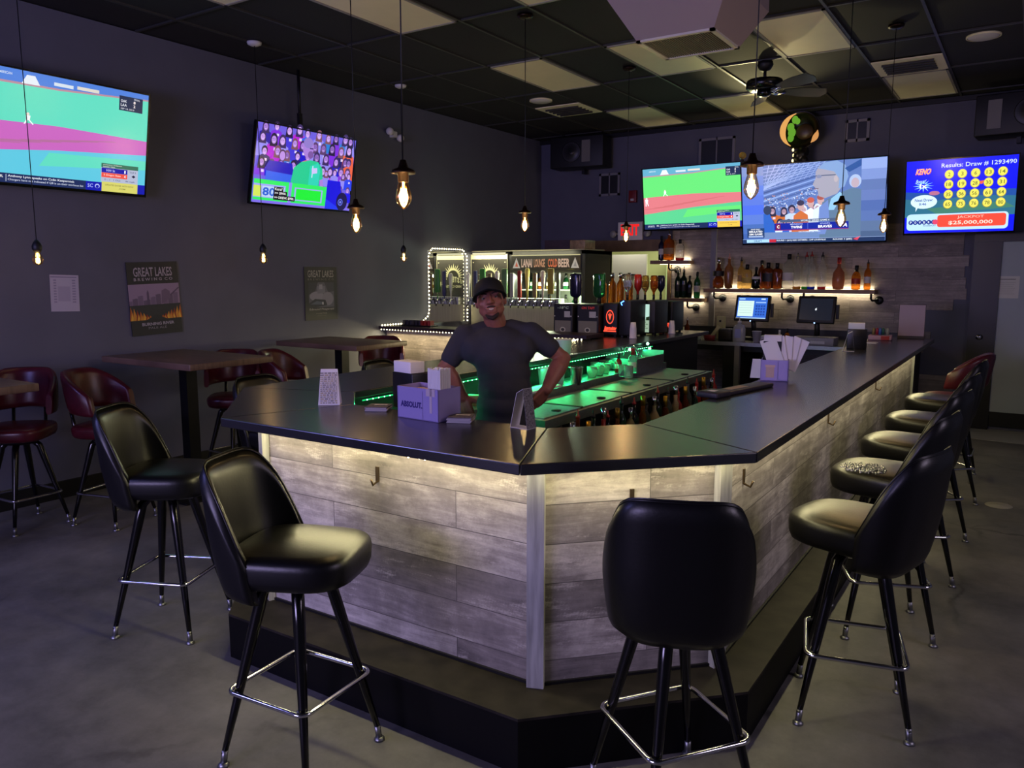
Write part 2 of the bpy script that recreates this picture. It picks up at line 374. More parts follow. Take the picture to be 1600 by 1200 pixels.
# back room seen through the doorway
br = MB(); y0, y1 = YB+.12, YB+2.8
br.b2((-6.4, y1, 0), (-2.6, y1+.08, 2.8)); br.b2((-6.5, y0, 0), (-6.4, y1, 2.8)); br.b2((-2.68, y0, 0), (-2.6, y1, 2.8)); br.b2((-6.4, y0, 2.7), (-2.6, y1, 2.78))
struct(br.build('wall_rear', mat('cream_wall', '#cfcfa8', .7)))
area('back_room_lamp', (-4.2, YB+1.5, 2.6), (0, 0, 0), 1.2, .3, 60, (.95, 1.0, .62)); area('door_leaf_fill', (-4.75, YB+.22, 2.45), (R(12), 0, 0), .5, .05, 9, (1.0, .95, .75))  # second area light is added to brighten the open door leaf
t = thing('shelf_unit', 'pale green shelf unit standing in the bright room behind the open door', 'shelf', (-4.75, YB+2.55, 0))
MB().b2((-.3, -.2, 0), (.02, .2, 2.0)).build('cabinet', mat('pale_green', '#9fae8c', .6), t)
MB().b2((.02, -.16, 1.75), (.7, .2, 1.8)).build('shelf', mat('pale_green'), t); MB().b2((.02, -.16, 1.35), (.7, .2, 1.4)).build('shelf', mat('pale_green'), t)
d = MB(); d.b2((DX0-.22, YB-.05, DZ), (DX1+.05, YB-.002, DZ+.15)); d.b2((DX0-.22, YB-.03, 0), (DX0, YB-.001, DZ)); d.b2((DX1, YB-.03, 0), (DX1+.05, YB-.001, DZ))
struct(d.build('trim_4', mat('brown_wood_trim', '#7d6444', .5, noise=.3, nscale=8)))
# white swinging door, standing part open
dw = thing('door_1', None, None, (-5.06, YB+.40, 0), R(3))
struct(dw)
MB().b2((0, -.04, .02), (.52, 0, 1.96)).build('door_leaf', mat('grey_white_door', '#dedbd0', .5), dw)
fr = MB(); n = 24; pts = []
for k in range(n):
    a = 2*PI*k/n; sx = abs(math.cos(a))**.35*math.copysign(1, math.cos(a)); sz = abs(math.sin(a))**.35*math.copysign(1, math.sin(a))
    pts.append((.27+.13*sx, -.05, 1.49+.19*sz))
fr.tube(pts, .012, 6, closed=True).build('door_window_gasket', M_black, dw)
MB().b2((.16, -.046, 1.33), (.38, -.041, 1.65)).build('door_window', mat('window_pale', '#b8bda6', .15), dw)
# dark back door, frame and pale panel at the right
d = MB(); d.b2((-.56, YB-.06, 0), (-.30, YB-.001, 2.1)); d.b2((-.56, YB-.08, 2.02), (.75, YB-.001, 2.12))
struct(d.build('trim_5', mat('navy_black', '#101018', .4)))
d2 = struct(thing('door_2', None, None, (-.3, YB, 0)))
MB().b2((0, -.03, .2), (.95, -.002, 2.02)).build('door_leaf', mat('grey_green_door', '#a4adb0', .55, noise=.08, nscale=3), d2)
kn = MB(); kn.M = Matrix.Translation(onx(1519, 522, 0)*0+Vector((-.45, YB-.06, 1.01))) @ Matrix.Rotation(PI/2, 4, 'X')
kn.lathe([(.028, 0), (.028, .01), (.012, .015), (.012, .035), (.027, .045), (.03, .06), (.02, .072), (.001, .075)], n=16)
kn.build('door_handle', M_chrome, d2, world=True)
t = thing('paper_notice', 'white paper notice on the grey-green door at the right edge', 'notice', tuple(ony(1574, 449, YB-.032)), BACK)
P = Pic(); P.rect(-.105, -.115, .105, .118, '#c9c9bd'); P.rect(-.07, .08, .07, .09, '#7a7a72')
for k in range(7): P.rect(-.08, .05-.02*k, .07-.01*(k % 3), .054-.02*k, '#aaa99f')
P.build('sheet', M_print, t)

# ---------------------------------------------------------------- wall planks behind the bar
pl = MB(); rows = 14; z0, z1 = .56, 2.25; rh = (z1-z0)/rows
ends = [-3.9+2.9-.02, -1.05, -.98, -.92, -1.0, -1.02, -.72, -.60, -.615, -.635, -.60, -.66, -.66, -.66]
for k in range(rows):
    pl.b2((-4.0, YB-.018, z0+k*rh+.0005), (ends[k], YB-.001, z0+(k+1)*rh-.0005))
struct(pl.build('trim_7', M_wood2))
struct(MB().b2((-3.47, YB-.05, .9), (-3.40, YB-.018, 2.25)).build('trim_6', mat('grey_channel', '#77767c', .4)))

# ---------------------------------------------------------------- the bar
def offset_poly(p): return p
top_out = [(-3.52, 2.72), (-2.84, 2.07), (-1.33, 2.07), (-.745, 2.66)]
top_in = [(-2.90, 2.93), (-2.62, 2.64), (-1.57, 2.64), (-1.29, 2.93)]
BARY = 8.45
bar = thing('bar_counter', 'large horseshoe bar counter with black laminate top and whitewashed plank front', 'bar counter')
# four segments of the laminate top with mitred joints
tz0, tz1 = 1.032, 1.07
M1 = Matrix()
def slab(pts, name='countertop'):
    mb = MB(); mb.prism(pts, tz0, tz1); o = mb.build(name, M_top, bar); 
    bv = o.modifiers.new('b', 'BEVEL'); bv.width = .004; bv.segments = 2
    return o
gp = .0015
slab([(-.745, 2.66+gp), (-.745, BARY), (-1.29, BARY), (-1.29, 2.93+gp)])
slab([(-1.33+gp, 2.07), (-.745, 2.66-gp), (-1.29, 2.93-gp), (-1.57+gp, 2.64)])
slab([(-2.84, 2.07), (-1.33-gp, 2.07), (-1.57-gp, 2.64), (-2.62, 2.64)])
slab([(-3.52, 2.72), (-2.84-gp, 2.07), (-2.62-gp, 2.64), (-2.90, 2.93)])
slab([(-3.52, 2.72+gp), (-2.90, 2.93+gp), (-2.90, 8.3), (-3.9, 8.3), (-3.9, 6.62), (-3.56, 6.6)])
# plank front panels and the body behind them
PF = [(-3.32, 8.2), (-3.32, 2.87), (-2.82, 2.28), (-1.395, 2.28), (-.905, 2.79), (-.905, 8.3)]
PI_ = [(-3.0, 8.2), (-3.0, 2.98), (-2.66, 2.72), (-1.55, 2.72), (-1.2, 3.02), (-1.2, 8.3)]
fp = MB()
for i in range(5):
    fp.prism([PF[i], PF[i+1], PI_[i+1], PI_[i]], .2, tz0)
fp.build('front_panel', M_wood, bar)
# corner battens
for (x, y, a) in ((-1.395, 2.28, R(22)), (-.905, 2.79, R(67)), (-2.82, 2.28, R(-25))):
    MB().box((x+.006*math.sin(a), y-.006*math.cos(a), .615), (.062, .03, .83), a).build('corner_batten', mat('pale_batten', '#b4b4ae', .5, noise=.4, nscale=9, stretch=(5, 5, .5)), bar)
MB().box((-.9, 8.3, .615), (.03, .03, .83)).build('corner_batten', mat('pale_batten'), bar)
# foot platform
KO = [(-3.40, 8.3), (-3.40, 2.66), (-2.84, 2.06), (-1.33, 2.06), (-.74, 2.66), (-.74, 8.45)]
KI = [(-3.1, 8.3), (-3.1, 2.9), (-2.7, 2.6), (-1.5, 2.6), (-1.1, 3.0), (-1.1, 8.45)]
kb = MB(); kt = MB()
for i in range(5):
    kb.prism([KO[i], KO[i+1], KI[i+1], KI[i]], 0, .19)
    kt.prism([KO[i], KO[i+1], KI[i+1], KI[i]], .19, .2)
kb.build('foot_platform', M_kick, bar)
kt.build('platform_top', mat('scuffed_platform', '#2c2823', .6, noise=.6, nscale=11, spec=.25, stretch=(1, 1, 1)), bar)
gl_ = MB()
for i in range(1, 5):
    a_, b__ = off(PF[i], PF[i+1], .004) if False else (Vector((*PF[i], 0)), Vector((*PF[i+1], 0)))
    t__ = (b__-a_).normalized(); n__ = Vector((t__.y, -t__.x, 0)); c__ = (a_+b__)/2+n__*.004; gl_.box((c__.x, c__.y, .206), ((b__-a_).length, .012, .011), math.atan2(t__.y, t__.x))
gl_.build('shadow_strip', M_black, bar)  # thin black strip painting the shadow gap along the panel foot
# purse hooks under the top
for x, y, nx, ny in ((-2.142, 2.28, 0, -1), (-1.15, 2.535, .69, -.72), (-.905, 3.05, 1, 0), (-.905, 4.6, 1, 0), (-.905, 6.2, 1, 0)):
    h = MB(); a = Vector((x, y, .9)); n_ = Vector((nx, ny, 0)); tx = Vector((-ny, nx, 0))
    h.box(a+n_*.003-Vector((0, 0, .02)), (.016, .006, .06), math.atan2(tx.y, tx.x))
    h.tube([a+n_*.004+Vector((0, 0, -.05)), a+n_*.03+Vector((0, 0, -.06)), a+n_*.04+Vector((0, 0, -.035))], .005, 6)
    h.build('purse_hook', mat('hook_metal', '#6a5a48', .3, metal=.8), bar)
# warm lamps strips under the overhang
M_warm = emat('warm_led', (1.0, .80, .42), 4)
def led_run(a, b, w, power, name='led_strip', rot_in=0):
    a = Vector(a); b = Vector(b); c = (a+b)/2; L_ = (b-a).length; ang = math.atan2(b.y-a.y, b.x-a.x)
    st = MB(); st.box(c, (L_, .008, .006), ang); st.build(name, M_warm, bar)
    area('under_counter_lamp', c-Vector((0, 0, .006)), Euler((rot_in, 0, ang)), L_, .02, power*.55, (1.0, .88, .46))
def off(a, b, d):
    a = Vector((*a, 0)); b = Vector((*b, 0)); t = (b-a).normalized(); n_ = Vector((t.y, -t.x, 0))
    return a+n_*d, b+n_*d
LZ = 1.022
for i, pw in ((0, 5), (1, 2.4), (2, 12), (3, 4), (4, 24)):
    p, q = off(PF[i], PF[i+1], .07)
    p.z = q.z = LZ
    if i == 2: p.x += .03; q.x -= .02
    led_run(p, q, .02, pw, rot_in=R(-16))
# a few bare diodes peeping out below the edge
for px_, py_ in ((632, 712), (638, 714), (655, 716), (664, 718)):
    dd = MB(); dd.ball(ony(px_, py_, 2.082), .0035, 8, 6); dd.build('loose_diode', emat('diode_white', (1, .85, .5), 20), bar)

# green light strip inside the left arm of the bar
M_green = emat('green_led', (.02, .8, .22), 1.0)
M_gdot = emat('green_diode', (.35, 1.0, .6), 7)
gs = thing('green_light_strip', 'string of glowing green diodes under the inner edge of the bar behind the bartender', 'light strip', (-2.89, 2.95, 1.02))
g1 = MB(); g1.b2((-2.888, 2.97, 1.018), (-2.884, 6.75, 1.024)); g1.build('strip', M_green, gs, world=True)
for k in range(84):
    q = MB(); q.ball((-2.882, 3.0+k*.0445, 1.021), .0034, 6, 4); q.build('diode', M_gdot, gs, world=True)
for k, (px_, py_) in enumerate(((1012, 537), (1015, 545), (1018, 550), (984, 546))):
    q = MB(); q.ball(onx(px_, py_, -2.86), .013, 8, 6); q.build('diode', M_gdot, gs, world=True)
for k in range(5): area('green_strip_lamp', (-2.86, 3.35+.8*k, 1.01), (0, R(-30), 0), .02, .8, 3.6 if k < 4 else 1.6, (.02, 1.0, .28))
# dark inner face of the left arm
MB().b2((-3.0, 2.98, .05), (-2.985, 8.2, 1.03)).build('inner_panel', mat('inner_black', '#17191a', .5), bar)
MB().b2((-2.66, 2.72, .05), (-1.55, 2.735, 1.03)).build('inner_panel', mat('inner_black'), bar)

# bartender's work station: stainless ice bins, speed shelf, bottle rail
ws = thing('underbar_station', 'long stainless steel ice bin and drainboard station under the green light', 'bar station', (-2.58, 5.1, 0))
u = MB(); u.b2((-2.95, 3.82, .05), (-2.33, 6.6, .79)); u.build('cabinet', M_dsteel, ws, world=True)
u = MB(); u.b2((-2.95, 3.80, .79), (-2.27, 6.62, .845)); u.build('drainboard', M_steel, ws, world=True)
for y0_, y1_ in ((3.84, 4.28), (4.32, 5.0), (5.04, 5.78), (5.82, 6.55)):
    q = MB(); q.b2((-2.66, y0_, .845), (-2.3, y1_, .853)); q.build('lid', M_steel, ws, world=True)
    q = MB(); q.lathe([(.03, 0), (.03, .008), (.001, .01)], (-2.36, (y0_+y1_)/2+.02, .853), 14); q.build('finger_hole', M_black, ws, world=True)
for y_ in (4.30, 5.02, 5.80):
    q = MB(); q.b2((-2.66, y_-.014, .845), (-2.3, y_+.014, .857)); q.build('divider', M_black, ws, world=True)
q = MB(); q.b2((-2.95, 3.9, .845), (-2.70, 6.6, .885)); q.b2((-2.70, 3.9, .845), (-2.685, 6.6, .90)); q.build('raised_shelf', M_steel, ws, world=True)
q = MB()
for k in range(22): q.b2((-2.66, 3.85+k*.02, .853), (-2.3, 3.856+k*.02, .8545))
q.build('drain_grate', M_steel, ws, world=True)
for z_, x_ in ((.485, -2.115), (.58, -2.115)):
    q = MB(); q.tube([(x_-.17, 3.82, z_), (x_, 3.82, z_), (x_, 6.6, z_), (x_-.17, 6.6, z_)], .006, 6); q.build('rail', M_steel, ws, world=True)
q = MB(); q.b2((-2.33, 3.83, .475), (-2.11, 6.58, .49)); q.build('rail_shelf', M_dsteel, ws, world=True)

# ---------------------------------------------------------------- bottles
PROF = {
 'tall': [(0, 0), (.036, .003), (.038, .02), (.038, .19), (.034, .215), (.016, .245), (.0135, .25), (.0135, .305)],
 'round': [(0, 0), (.04, .003), (.048, .03), (.05, .09), (.044, .14), (.02, .175), (.014, .185), (.013, .25)],
 'square': [(0, 0), (.05, .003), (.053, .015), (.053, .16), (.046, .185), (.018, .2), (.015, .205), (.015, .235)],
 'decanter': [(0, 0), (.044, .004), (.05, .03), (.048, .075), (.03, .10), (.026, .12), (.026, .17), (.016, .185), (.014, .26)],
 'drop': [(0, 0), (.034, .004), (.037, .05), (.041, .14), (.036, .185), (.016, .215), (.013, .225), (.012, .27)],
 'small': [(0, 0), (.034, .003), (.036, .02), (.036, .11), (.028, .135), (.014, .15), (.013, .19)],
 'handle': [(0, 0), (.055, .004), (.058, .03), (.058, .2), (.045, .25), (.018, .285), (.016, .30), (.016, .33)],
}
def glassmat(name, col, t=.85, r=.06): return mat(name, col, r, trans=t, ior=1.3)
G = {
 'amber': glassmat('amber_glass', '#d9822b'), 'brown': glassmat('brown_liquor', '#7a3a14', .6), 'gold': glassmat('pale_gold_glass', '#e2c070'),
 'clear': glassmat('clear_bottle_glass', '#e9eef0', .95), 'green': glassmat('green_bottle_glass', '#1d5a33', .5), 'dark': mat('dark_bottle_glass', '#0c0d0c', .1),
 'rose': glassmat('rose_liquor', '#b07050', .5), 'navy': mat('navy_bottle', '#14142e', .15), 'tan': mat('tan_bottle', '#8a5a30', .2), 'cream': mat('cream_bottle', '#9c8a70', .3),
 'dgreen': mat('dark_green_bottle', '#0d2416', .1), 'red': mat('red_bottle', '#8a1c18', .2)}
LBL = {'white': mat('white_label', '#c9c5bb', .6), 'black': mat('black_label', '#161412', .5), 'tan': mat('tan_label', '#9a7a4c', .6), 'red': mat('red_label', '#a02a20', .5), 'yellow': mat('yellow_label', '#b39a45', .6), 'green': mat('green_label', '#2f6a3a', .6)}
CAP = {'black': M_black, 'red': mat('red_cap', '#8e1b1b', .35), 'steel': M_chrome, 'pink': mat('pink_cap', '#c78a7c', .4), 'white': M_white, 'gold': mat('gold_cap', '#a8842c', .3, metal=.8)}
def bottle(prof, glass, h, label, loc, cap='black', lab=None, grp=None, pour=False, flat=1.0, base=None, inv=False, name='liquor_bottle', band=(.3, .58), rz=0, kmax=9):
    P_ = PROF[prof]; H0 = P_[-1][1]; k = h/H0/1.06
    kr = min(k, kmax)
    t = thing(name, label, 'bottle', loc, (PI if inv else 0, 0, rz), grp)
    pr = [(r*kr, z*k) for r, z in P_]
    MB().lathe(pr, n=20 if prof != 'square' else 24, sy=flat).build('glass_body', G[glass], t)
    cz = H0*k; cr = P_[-1][0]*kr
    c = MB()
    if pour:
        c.lathe([(cr*1.1, cz-.004), (cr*1.2, cz+.008*k), (cr*.5, cz+.014*k), (cr*.35, cz+.04*k), (.001, cz+.045*k)], n=10)
    else: c.lathe([(cr*1.25, cz-.04*k), (cr*1.25, cz+.012*k), (.001, cz+.014*k)], n=12)
    c.build('pourer' if pour else 'cap', CAP[cap], t)
    if lab:
        rm = max(r for r, z in pr); zz0, zz1 = h*band[0]*.8, h*band[1]*.8
        l = MB(); n = 14; pts = []
        for i in range(n+1):
            a = -PI*.95+PI*.9*i/n; pts.append([((rm*1.012)*math.cos(a), (rm*1.012)*math.sin(a)*flat, z) for z in (zz0, zz1)])
        l.grid(pts, closed_u=False).build('label', LBL[lab], t)
    if base:
        rm = P_[2][0]*kr*1.01
        MB().lathe([(rm*.9, .001), (rm, .006), (rm, .032), (rm*.98, .034)], n=16, sy=flat).build('base_tint', mat('liquid_'+base, {'green': '#46b52a', 'blue': '#1540d8', 'red': '#e02c20', 'amber': '#e09020'}[base], .25, emit={'green': '#46b52a', 'blue': '#1540d8', 'red': '#e02c20', 'amber': '#e09020'}[base], es=.0), t)
    return t
# long floating shelf and its bottles
def pipe_shelf(x0, x1, z, depth, brackets, label):
    t = thing('floating_shelf', label, 'shelf', ((x0+x1)/2, YB-.02, z), group=None)
    s_ = MB(); s_.b2((x0, YB-.02-depth, z-.045), (x1, YB-.02, z)); s_.build('board', mat('shelf_board', '#96745e', .55, noise=.3, nscale=6, stretch=(.3, 1, 1)), t, world=True)
    l = MB(); l.b2((x0+.04, YB-.03, z+.001), (x1-.04, YB-.022, z+.008)); l.b2((x0+.06, YB-.05, z-.052), (x1-.04, YB-.04, z-.0455)); l.build('light_strip', emat('shelf_led', (1.0, .86, .50), 5), t, world=True)
    area('shelf_lamp', ((x0+x1)/2, YB-.06, z-.056), (R(20), 0, 0), x1-x0-.1, .02, 4.5*(x1-x0)/2, (1, .88, .55))
    area('shelf_lamp', ((x0+x1)/2, YB-.035, z+.012), (R(180), 0, 0), x1-x0-.1, .02, 6.0*(x1-x0)/2, (1, .88, .55))
    for bx in brackets:
        q = MB(); q.tube([(bx, YB-.17, z-.028), (bx, YB-.17, z-.10), (bx+.01, YB-.15, z-.12), (bx+.06, YB-.03, z-.12)], .013, 8)
        q.build('pipe_bracket', M_dsteel, t, world=True)
        q = MB(); q.M = Matrix.Translation((bx+.065, YB-.019, z-.12)) @ Matrix.Rotation(PI/2, 4, 'X'); q.lathe([(.048, 0), (.048, .012), (.02, .02), (.001, .022)], n=16); q.build('flange', M_dsteel, t, world=True)
    return t
SY = YB-.15
ZS = ony(1240, 452, SY).z
sx = lambda p, z_=None: ony(p, 450, SY).x
pipe_shelf(ony(1103, 452, SY).x, ony(1369, 452, SY).x, ZS, .22, [ony(p, 470, SY).x for p in (1116, 1222, 1256, 1361)], 'long wooden shelf on black pipe brackets below the stadium television')
def shelf_bottle(px_, topy, prof, glass, label, z, **k):
    p = ony(px_, topy, SY); return bottle(prof, glass, p.z-z, label, (p.x, SY+k.pop('dy', 0), z+.001), grp='bottles on the long back bar shelf' if 'grp' not in k else k.pop('grp'), **k)
shelf_bottle(1124, 402, 'decanter', 'brown', 'squat dark bottle with long neck, at the left end of the long shelf', ZS, cap='steel', lab='black', band=(.5, .7))
shelf_bottle(1140, 401, 'drop', 'tan', 'brown teardrop bottle with pink pourer beside the squat dark bottle', ZS, cap='pink', pour=True)
shelf_bottle(1157, 405, 'tall', 'gold', 'tall pale gold bottle behind the wide yellow bottle', ZS, lab='tan', dy=.05, pour=True)
shelf_bottle(1168, 413, 'square', 'gold', 'wide yellow bottle with black stopper on the long shelf', ZS, flat=.5, lab='yellow')
shelf_bottle(1182, 417, 'round', 'dark', 'small round dark bottle between the wide yellow and the square amber bottle', ZS, flat=.9, lab='white', band=(.55, .7))
shelf_bottle(1189, 406, 'tall', 'brown', 'tall brown bottle behind the small dark round bottle', ZS, dy=.05)
shelf_bottle(1201, 410, 'square', 'brown', 'broad square whiskey bottle with dark label and black stopper', ZS, flat=.5, lab='black', band=(.35, .75))
shelf_bottle(1215, 411, 'square', 'brown', 'plain square amber bottle without label beside the clear vodka bottle', ZS, flat=.5)
shelf_bottle(1234, 396, 'handle', 'clear', 'large clear bottle with white label in the middle of the long shelf', ZS, lab='white')
shelf_bottle(1247, 399, 'tall', 'clear', 'slim clear bottle with amber liquid at its base', ZS, base='amber', cap='steel', pour=True)
shelf_bottle(1261, 398, 'tall', 'clear', 'slim clear bottle with green liquid at its base', ZS, base='green', cap='red', pour=True)
shelf_bottle(1269, 397, 'tall', 'clear', 'slim clear bottle with bright blue liquid at its base', ZS, base='blue', cap='red', pour=True)
shelf_bottle(1286, 398, 'tall', 'clear', 'slim clear bottle with red liquid at its base', ZS, base='red', pour=True)
shelf_bottle(1312, 402, 'round', 'rose', 'rounded reddish bottle with dipped red neck on the long shelf', ZS, cap='red', flat=.85)
shelf_bottle(1339, 415, 'small', 'amber', 'small amber bottle with dark red label, second from the right end of the long shelf', ZS, lab='red')
shelf_bottle(1357, 409, 'tall', 'amber', 'amber bottle with pale label, last at the right end of the long shelf', ZS, lab='white', pour=True)
Z2 = ony(1050, 407, SY).z
pipe_shelf(ony(1020, 407, SY).x, ony(1079, 407, SY).x, Z2, .22, [ony(1046, 410, SY).x], 'short upper wooden shelf holding three bottles beside the doorway')
shelf_bottle(1034, 368, 'tall', 'navy', 'black bottle with white diamond label on the short upper shelf', Z2, lab='white', grp='bottles on the short upper shelf')
shelf_bottle(1046, 365, 'square', 'amber', 'orange square bottle with steel pourer on the short upper shelf', Z2, flat=.6, cap='steel', pour=True, lab='tan', grp='bottles on the short upper shelf')
shelf_bottle(1063, 374, 'square', 'clear', 'clear square bottle with red base on the short upper shelf', Z2, flat=.6, base='red', grp='bottles on the short upper shelf')
Z3 = ony(1075, 466, SY).z
pipe_shelf(ony(1047, 466, SY).x, ony(1100, 466, SY).x, Z3, .22, [ony(1075, 470, SY).x], 'short lower wooden shelf holding dark green bottles')
for px_, ty, gl, l in ((1060, 421, 'dgreen', 'dark green liqueur bottle at the left end of the lower shelf'), (1069, 420, 'dgreen', 'dark green bottle with black label, second on the lower shelf'), (1078, 430, 'dark', 'black round shouldered bottle, third on the lower shelf'), (1090, 424, 'green', 'brighter green bottle at the right end of the lower shelf')):
    shelf_bottle(px_, ty, 'tall', gl, l, Z3, lab='black' if gl != 'green' else 'white', grp='green bottles on the short lower shelf', cap='steel' if px_ < 1070 else 'black', pour=px_ < 1070)
# bottles in the speed rail of the station
spc = ['tall', 'round', 'tall', 'small', 'tall', 'decanter']
cols = ['dark green', 'clear', 'amber', 'brown', 'black', 'red', 'cream']
gk = {'dark green': 'dgreen', 'clear': 'clear', 'amber': 'amber', 'brown': 'brown', 'black': 'dark', 'red': 'red', 'cream': 'cream'}
ordn = ['nearest', 'second nearest', 'third nearest', 'fourth nearest', 'fifth nearest']
cnt = {}
for k in range(27):
    c_ = cols[(k*5+k//3) % 7]; cnt[c_] = cnt.get(c_, 0)+1; nth = cnt[c_]-1
    lb = ['white', 'black', 'tan', 'red', 'yellow'][k % 5]; cp = ['black', 'steel', 'red', 'gold'][k % 4]
    bottle(spc[k % 6], gk[c_], .30+.03*(k % 3), f'{c_} bottle with {lb} label in the speed rail, {ordn[nth]} of its colour', (-2.21+.02*(k % 2), 3.88+k*.100, .491), cap=cp, lab=lb, grp='bottles in the speed rail', pour=(k % 2 == 0), rz=R(115), kmax=.95)

# ---------------------------------------------------------------- bar stools
def ss(v, p): return math.copysign(abs(v)**p, v)
def seat_mesh(m, parent, r=.205, z=.70, h=.10, front=1.06, name='seat'):
    """padded round-cornered cushion, local +x is the front"""
    mb = MB(); prof = [(.0, -.0), (.86, 0), (.95, .010), (.99, .032), (1.0, .066), (.985, .084), (.94, .094), (.78, .103), (.45, .110), (.0, .112)]
    n = 36; rows_ = []
    for j in range(n):
        a = 2*PI*j/n; cx, cy = ss(math.cos(a), .56), ss(math.sin(a), .56)
        rows_.append([(cx*k*r*front+.022, cy*k*r*(1.0-.06*cx), z+zz*h/.112) for k, zz in prof])
    mb.grid(rows_, closed_u=True)
    return mb.build(name, m, parent, weld=True)
def shell_back(m, parent, z0=.600, z1=1.068, r=.230, th=.036):
    """tall wrapped bucket back: a curved padded shell whose sides sweep down to the seat"""
    mb = MB(); N_ = 30; K = 14; outer = []; inner = []
    for i in range(N_+1):
        u = -1+2*i/N_; a = PI+u*R(82)            # angle round the seat, back is at PI
        au = abs(u)
        top = z1-.006*max(0, 1-(au/.4)**2)-.055*min(1, au/.62)**3-(.26*max(0, (au-.54)/.46)**1.9)
        bot = z0+.012*au**2
        ro = []; ri = []
        for j in range(K+1):
            t = j/K; z = bot+(top-bot)*t
            e = .62; lean = .05*((z-z0)/(z1-z0))**1.3
            tp = .90+.12*math.sin(min(1, (z-z0)/.26)*PI/2)
            cx, cy = ss(math.cos(a), .64), ss(math.sin(a), .64)
            rr_ = r*tp
            bulge = -th*.5*(1-math.sqrt(max(0, 1-(max(0, t-.88)/.12)**2)))
            under = .03*(1-min(1, t/.12))**2
            ox = cx*(rr_+bulge-under)-lean*(.6+.4*max(0, -math.cos(a))); oy = cy*(rr_+bulge-under)*.97
            ix = cx*(rr_-th-bulge)-lean*(.6+.4*max(0, -math.cos(a))); iy = cy*(rr_-th-bulge)*.97
            ro.append((ox, oy, z)); ri.append((ix, iy, z))
        outer.append(ro); inner.append(ri)
    b_ = len(outer[0])
    mb.grid(outer); mb.grid(inner)
    # close rims
    mb.grid([[outer[i][-1], ((outer[i][-1][0]+inner[i][-1][0])/2, (outer[i][-1][1]+inner[i][-1][1])/2, outer[i][-1][2]+.006), inner[i][-1]] for i in range(N_+1)])
    mb.grid([[outer[i][0], inner[i][0]] for i in range(N_+1)])
    mb.grid([[outer[0][j], inner[0][j]] for j in range(K+1)]); mb.grid([[outer[N_][j], inner[N_][j]] for j in range(K+1)])
    o = mb.build('backrest', m, parent, weld=True)
    # welt seam piped along the rim
    wp = MB(); wp.tube([(outer[i][-1][0]*.995, outer[i][-1][1]*.995, outer[i][-1][2]-.002) for i in range(N_+1)], .0045, 6)
    wp.build('piping', m, o)
    return o
def legs(parent, zt=.66, foot=.262, topr=.10, ringz=.27, a0=0, ringr=.238, lm=None):
    lm = lm or M_leg
    MB().lathe([(.0, zt-.02), (.10, zt-.02), (.11, zt-.005), (.11, zt+.02), (0, zt+.02)], n=20).build('swivel_plate', M_dsteel, parent)
    for k in range(4):
        a = a0+PI/4+k*PI/2; d = Vector((math.cos(a), math.sin(a), 0))
        p0 = d*foot+Vector((0, 0, .045)); p1 = d*(foot-.03*.6)+Vector((0, 0, .13))
        top = d*topr+Vector((0, 0, zt-.005))
        l = MB(); pts = [p0.lerp(top, t) for t in (0, .25, .5, .8, .93, 1)]
        pts[-1] = d*(topr-.035)+Vector((0, 0, zt+.0)); l.tube(pts, [.0105, .014, .0175, .021, .021, .02], 12)
        lo = l.build('leg', lm, parent)
        f = MB(); f.tube([d*(foot+.003)+Vector((0, 0, .012)), p0.lerp(top, .02)], .0115, 10)
        f.lathe([(.001, 0), (.019, 0), (.02, .006), (.012, .014), (.001, .015)], tuple(d*(foot+.004)), 12)
        f.build('foot_cap', M_steel, lo)
    # square chrome ring with rounded corners outside the legs
    pts = []
    for k in range(4):
        a = a0+PI/4+k*PI/2
        c = Vector((math.cos(a), math.sin(a), 0))*(ringr-.042)
        for q in range(6):
            b_ = a-PI/4+PI/2*q/5; pts.append(c+Vector((math.cos(b_), math.sin(b_), 0))*.034+Vector((0, 0, ringz)))
    MB().tube(pts, .0085, 8, closed=True).build('foot_ring', M_chrome, parent)
def bar_stool(loc, face, base, label, m=None, grp='black barrel-back stools round the bar'):
    t = thing('bar_stool', label, 'bar stool', loc, face, grp)
    seat_mesh(m or M_vinyl, t, z=.665, h=.125); shell_back(m or M_vinyl, t); legs(t, a0=base-face)
    return t
st0 = bar_stool((-2.03, 1.75, 0), R(22), R(5), 'black bucket-back bar stool nearest the camera, left of the bar front')
def place(src, loc, face, base, label, grp=None):
    c = copy_tree(src); c.location = loc; c.rotation_euler = (0, 0, face); c['label'] = label
    if grp: c['group'] = grp
    for ch in c.children:
        if ch.name.split('.')[0] in ('leg', 'foot_ring'): ch.rotation_euler.z = (base-face)-src_base[src.name]
    return c
src_base = {'bar_stool': R(5)-R(22), 'pub_stool': R(4)-R(-45)}
# second one shares meshes; its swivel base is turned with the stool
place(st0, (-3.35, 2.13, 0), R(30), R(25), 'black bar stool behind the nearest left one, by the left corner of the bar')
place(st0, (-.85, 2.22, 0), R(112), R(-36), 'black bar stool seen squarely from behind, centred before the angled front panel')
for i, (x, y, f, l) in enumerate(((-.475, 3.12, 166, 'black bar stool on the right side, nearest the camera, seat catching warm light'),
        (-.50, 3.98, 172, 'second black bar stool along the right side, silvery sequined patch on its seat'),
        (-.50, 4.78, 170, 'third black bar stool from the camera along the right side of the bar'),
        (-.50, 5.62, 174, 'fourth black bar stool from the camera along the right side of the bar'),
        (-.50, 6.55, 176, 'fifth black bar stool along the right side, just before the burgundy one'))):
    place(st0, (x, y, 0), R(f), R(13+8*i), l)
place(st0, (-3.68, 3.12, 0), R(2), 0, 'black stool outside the left arm of the bar, back top beside its angled corner')
place(st0, (-3.68, 4.2, 0), R(5), 0, 'black bar stool outside the left arm, back top showing behind the napkin holder')
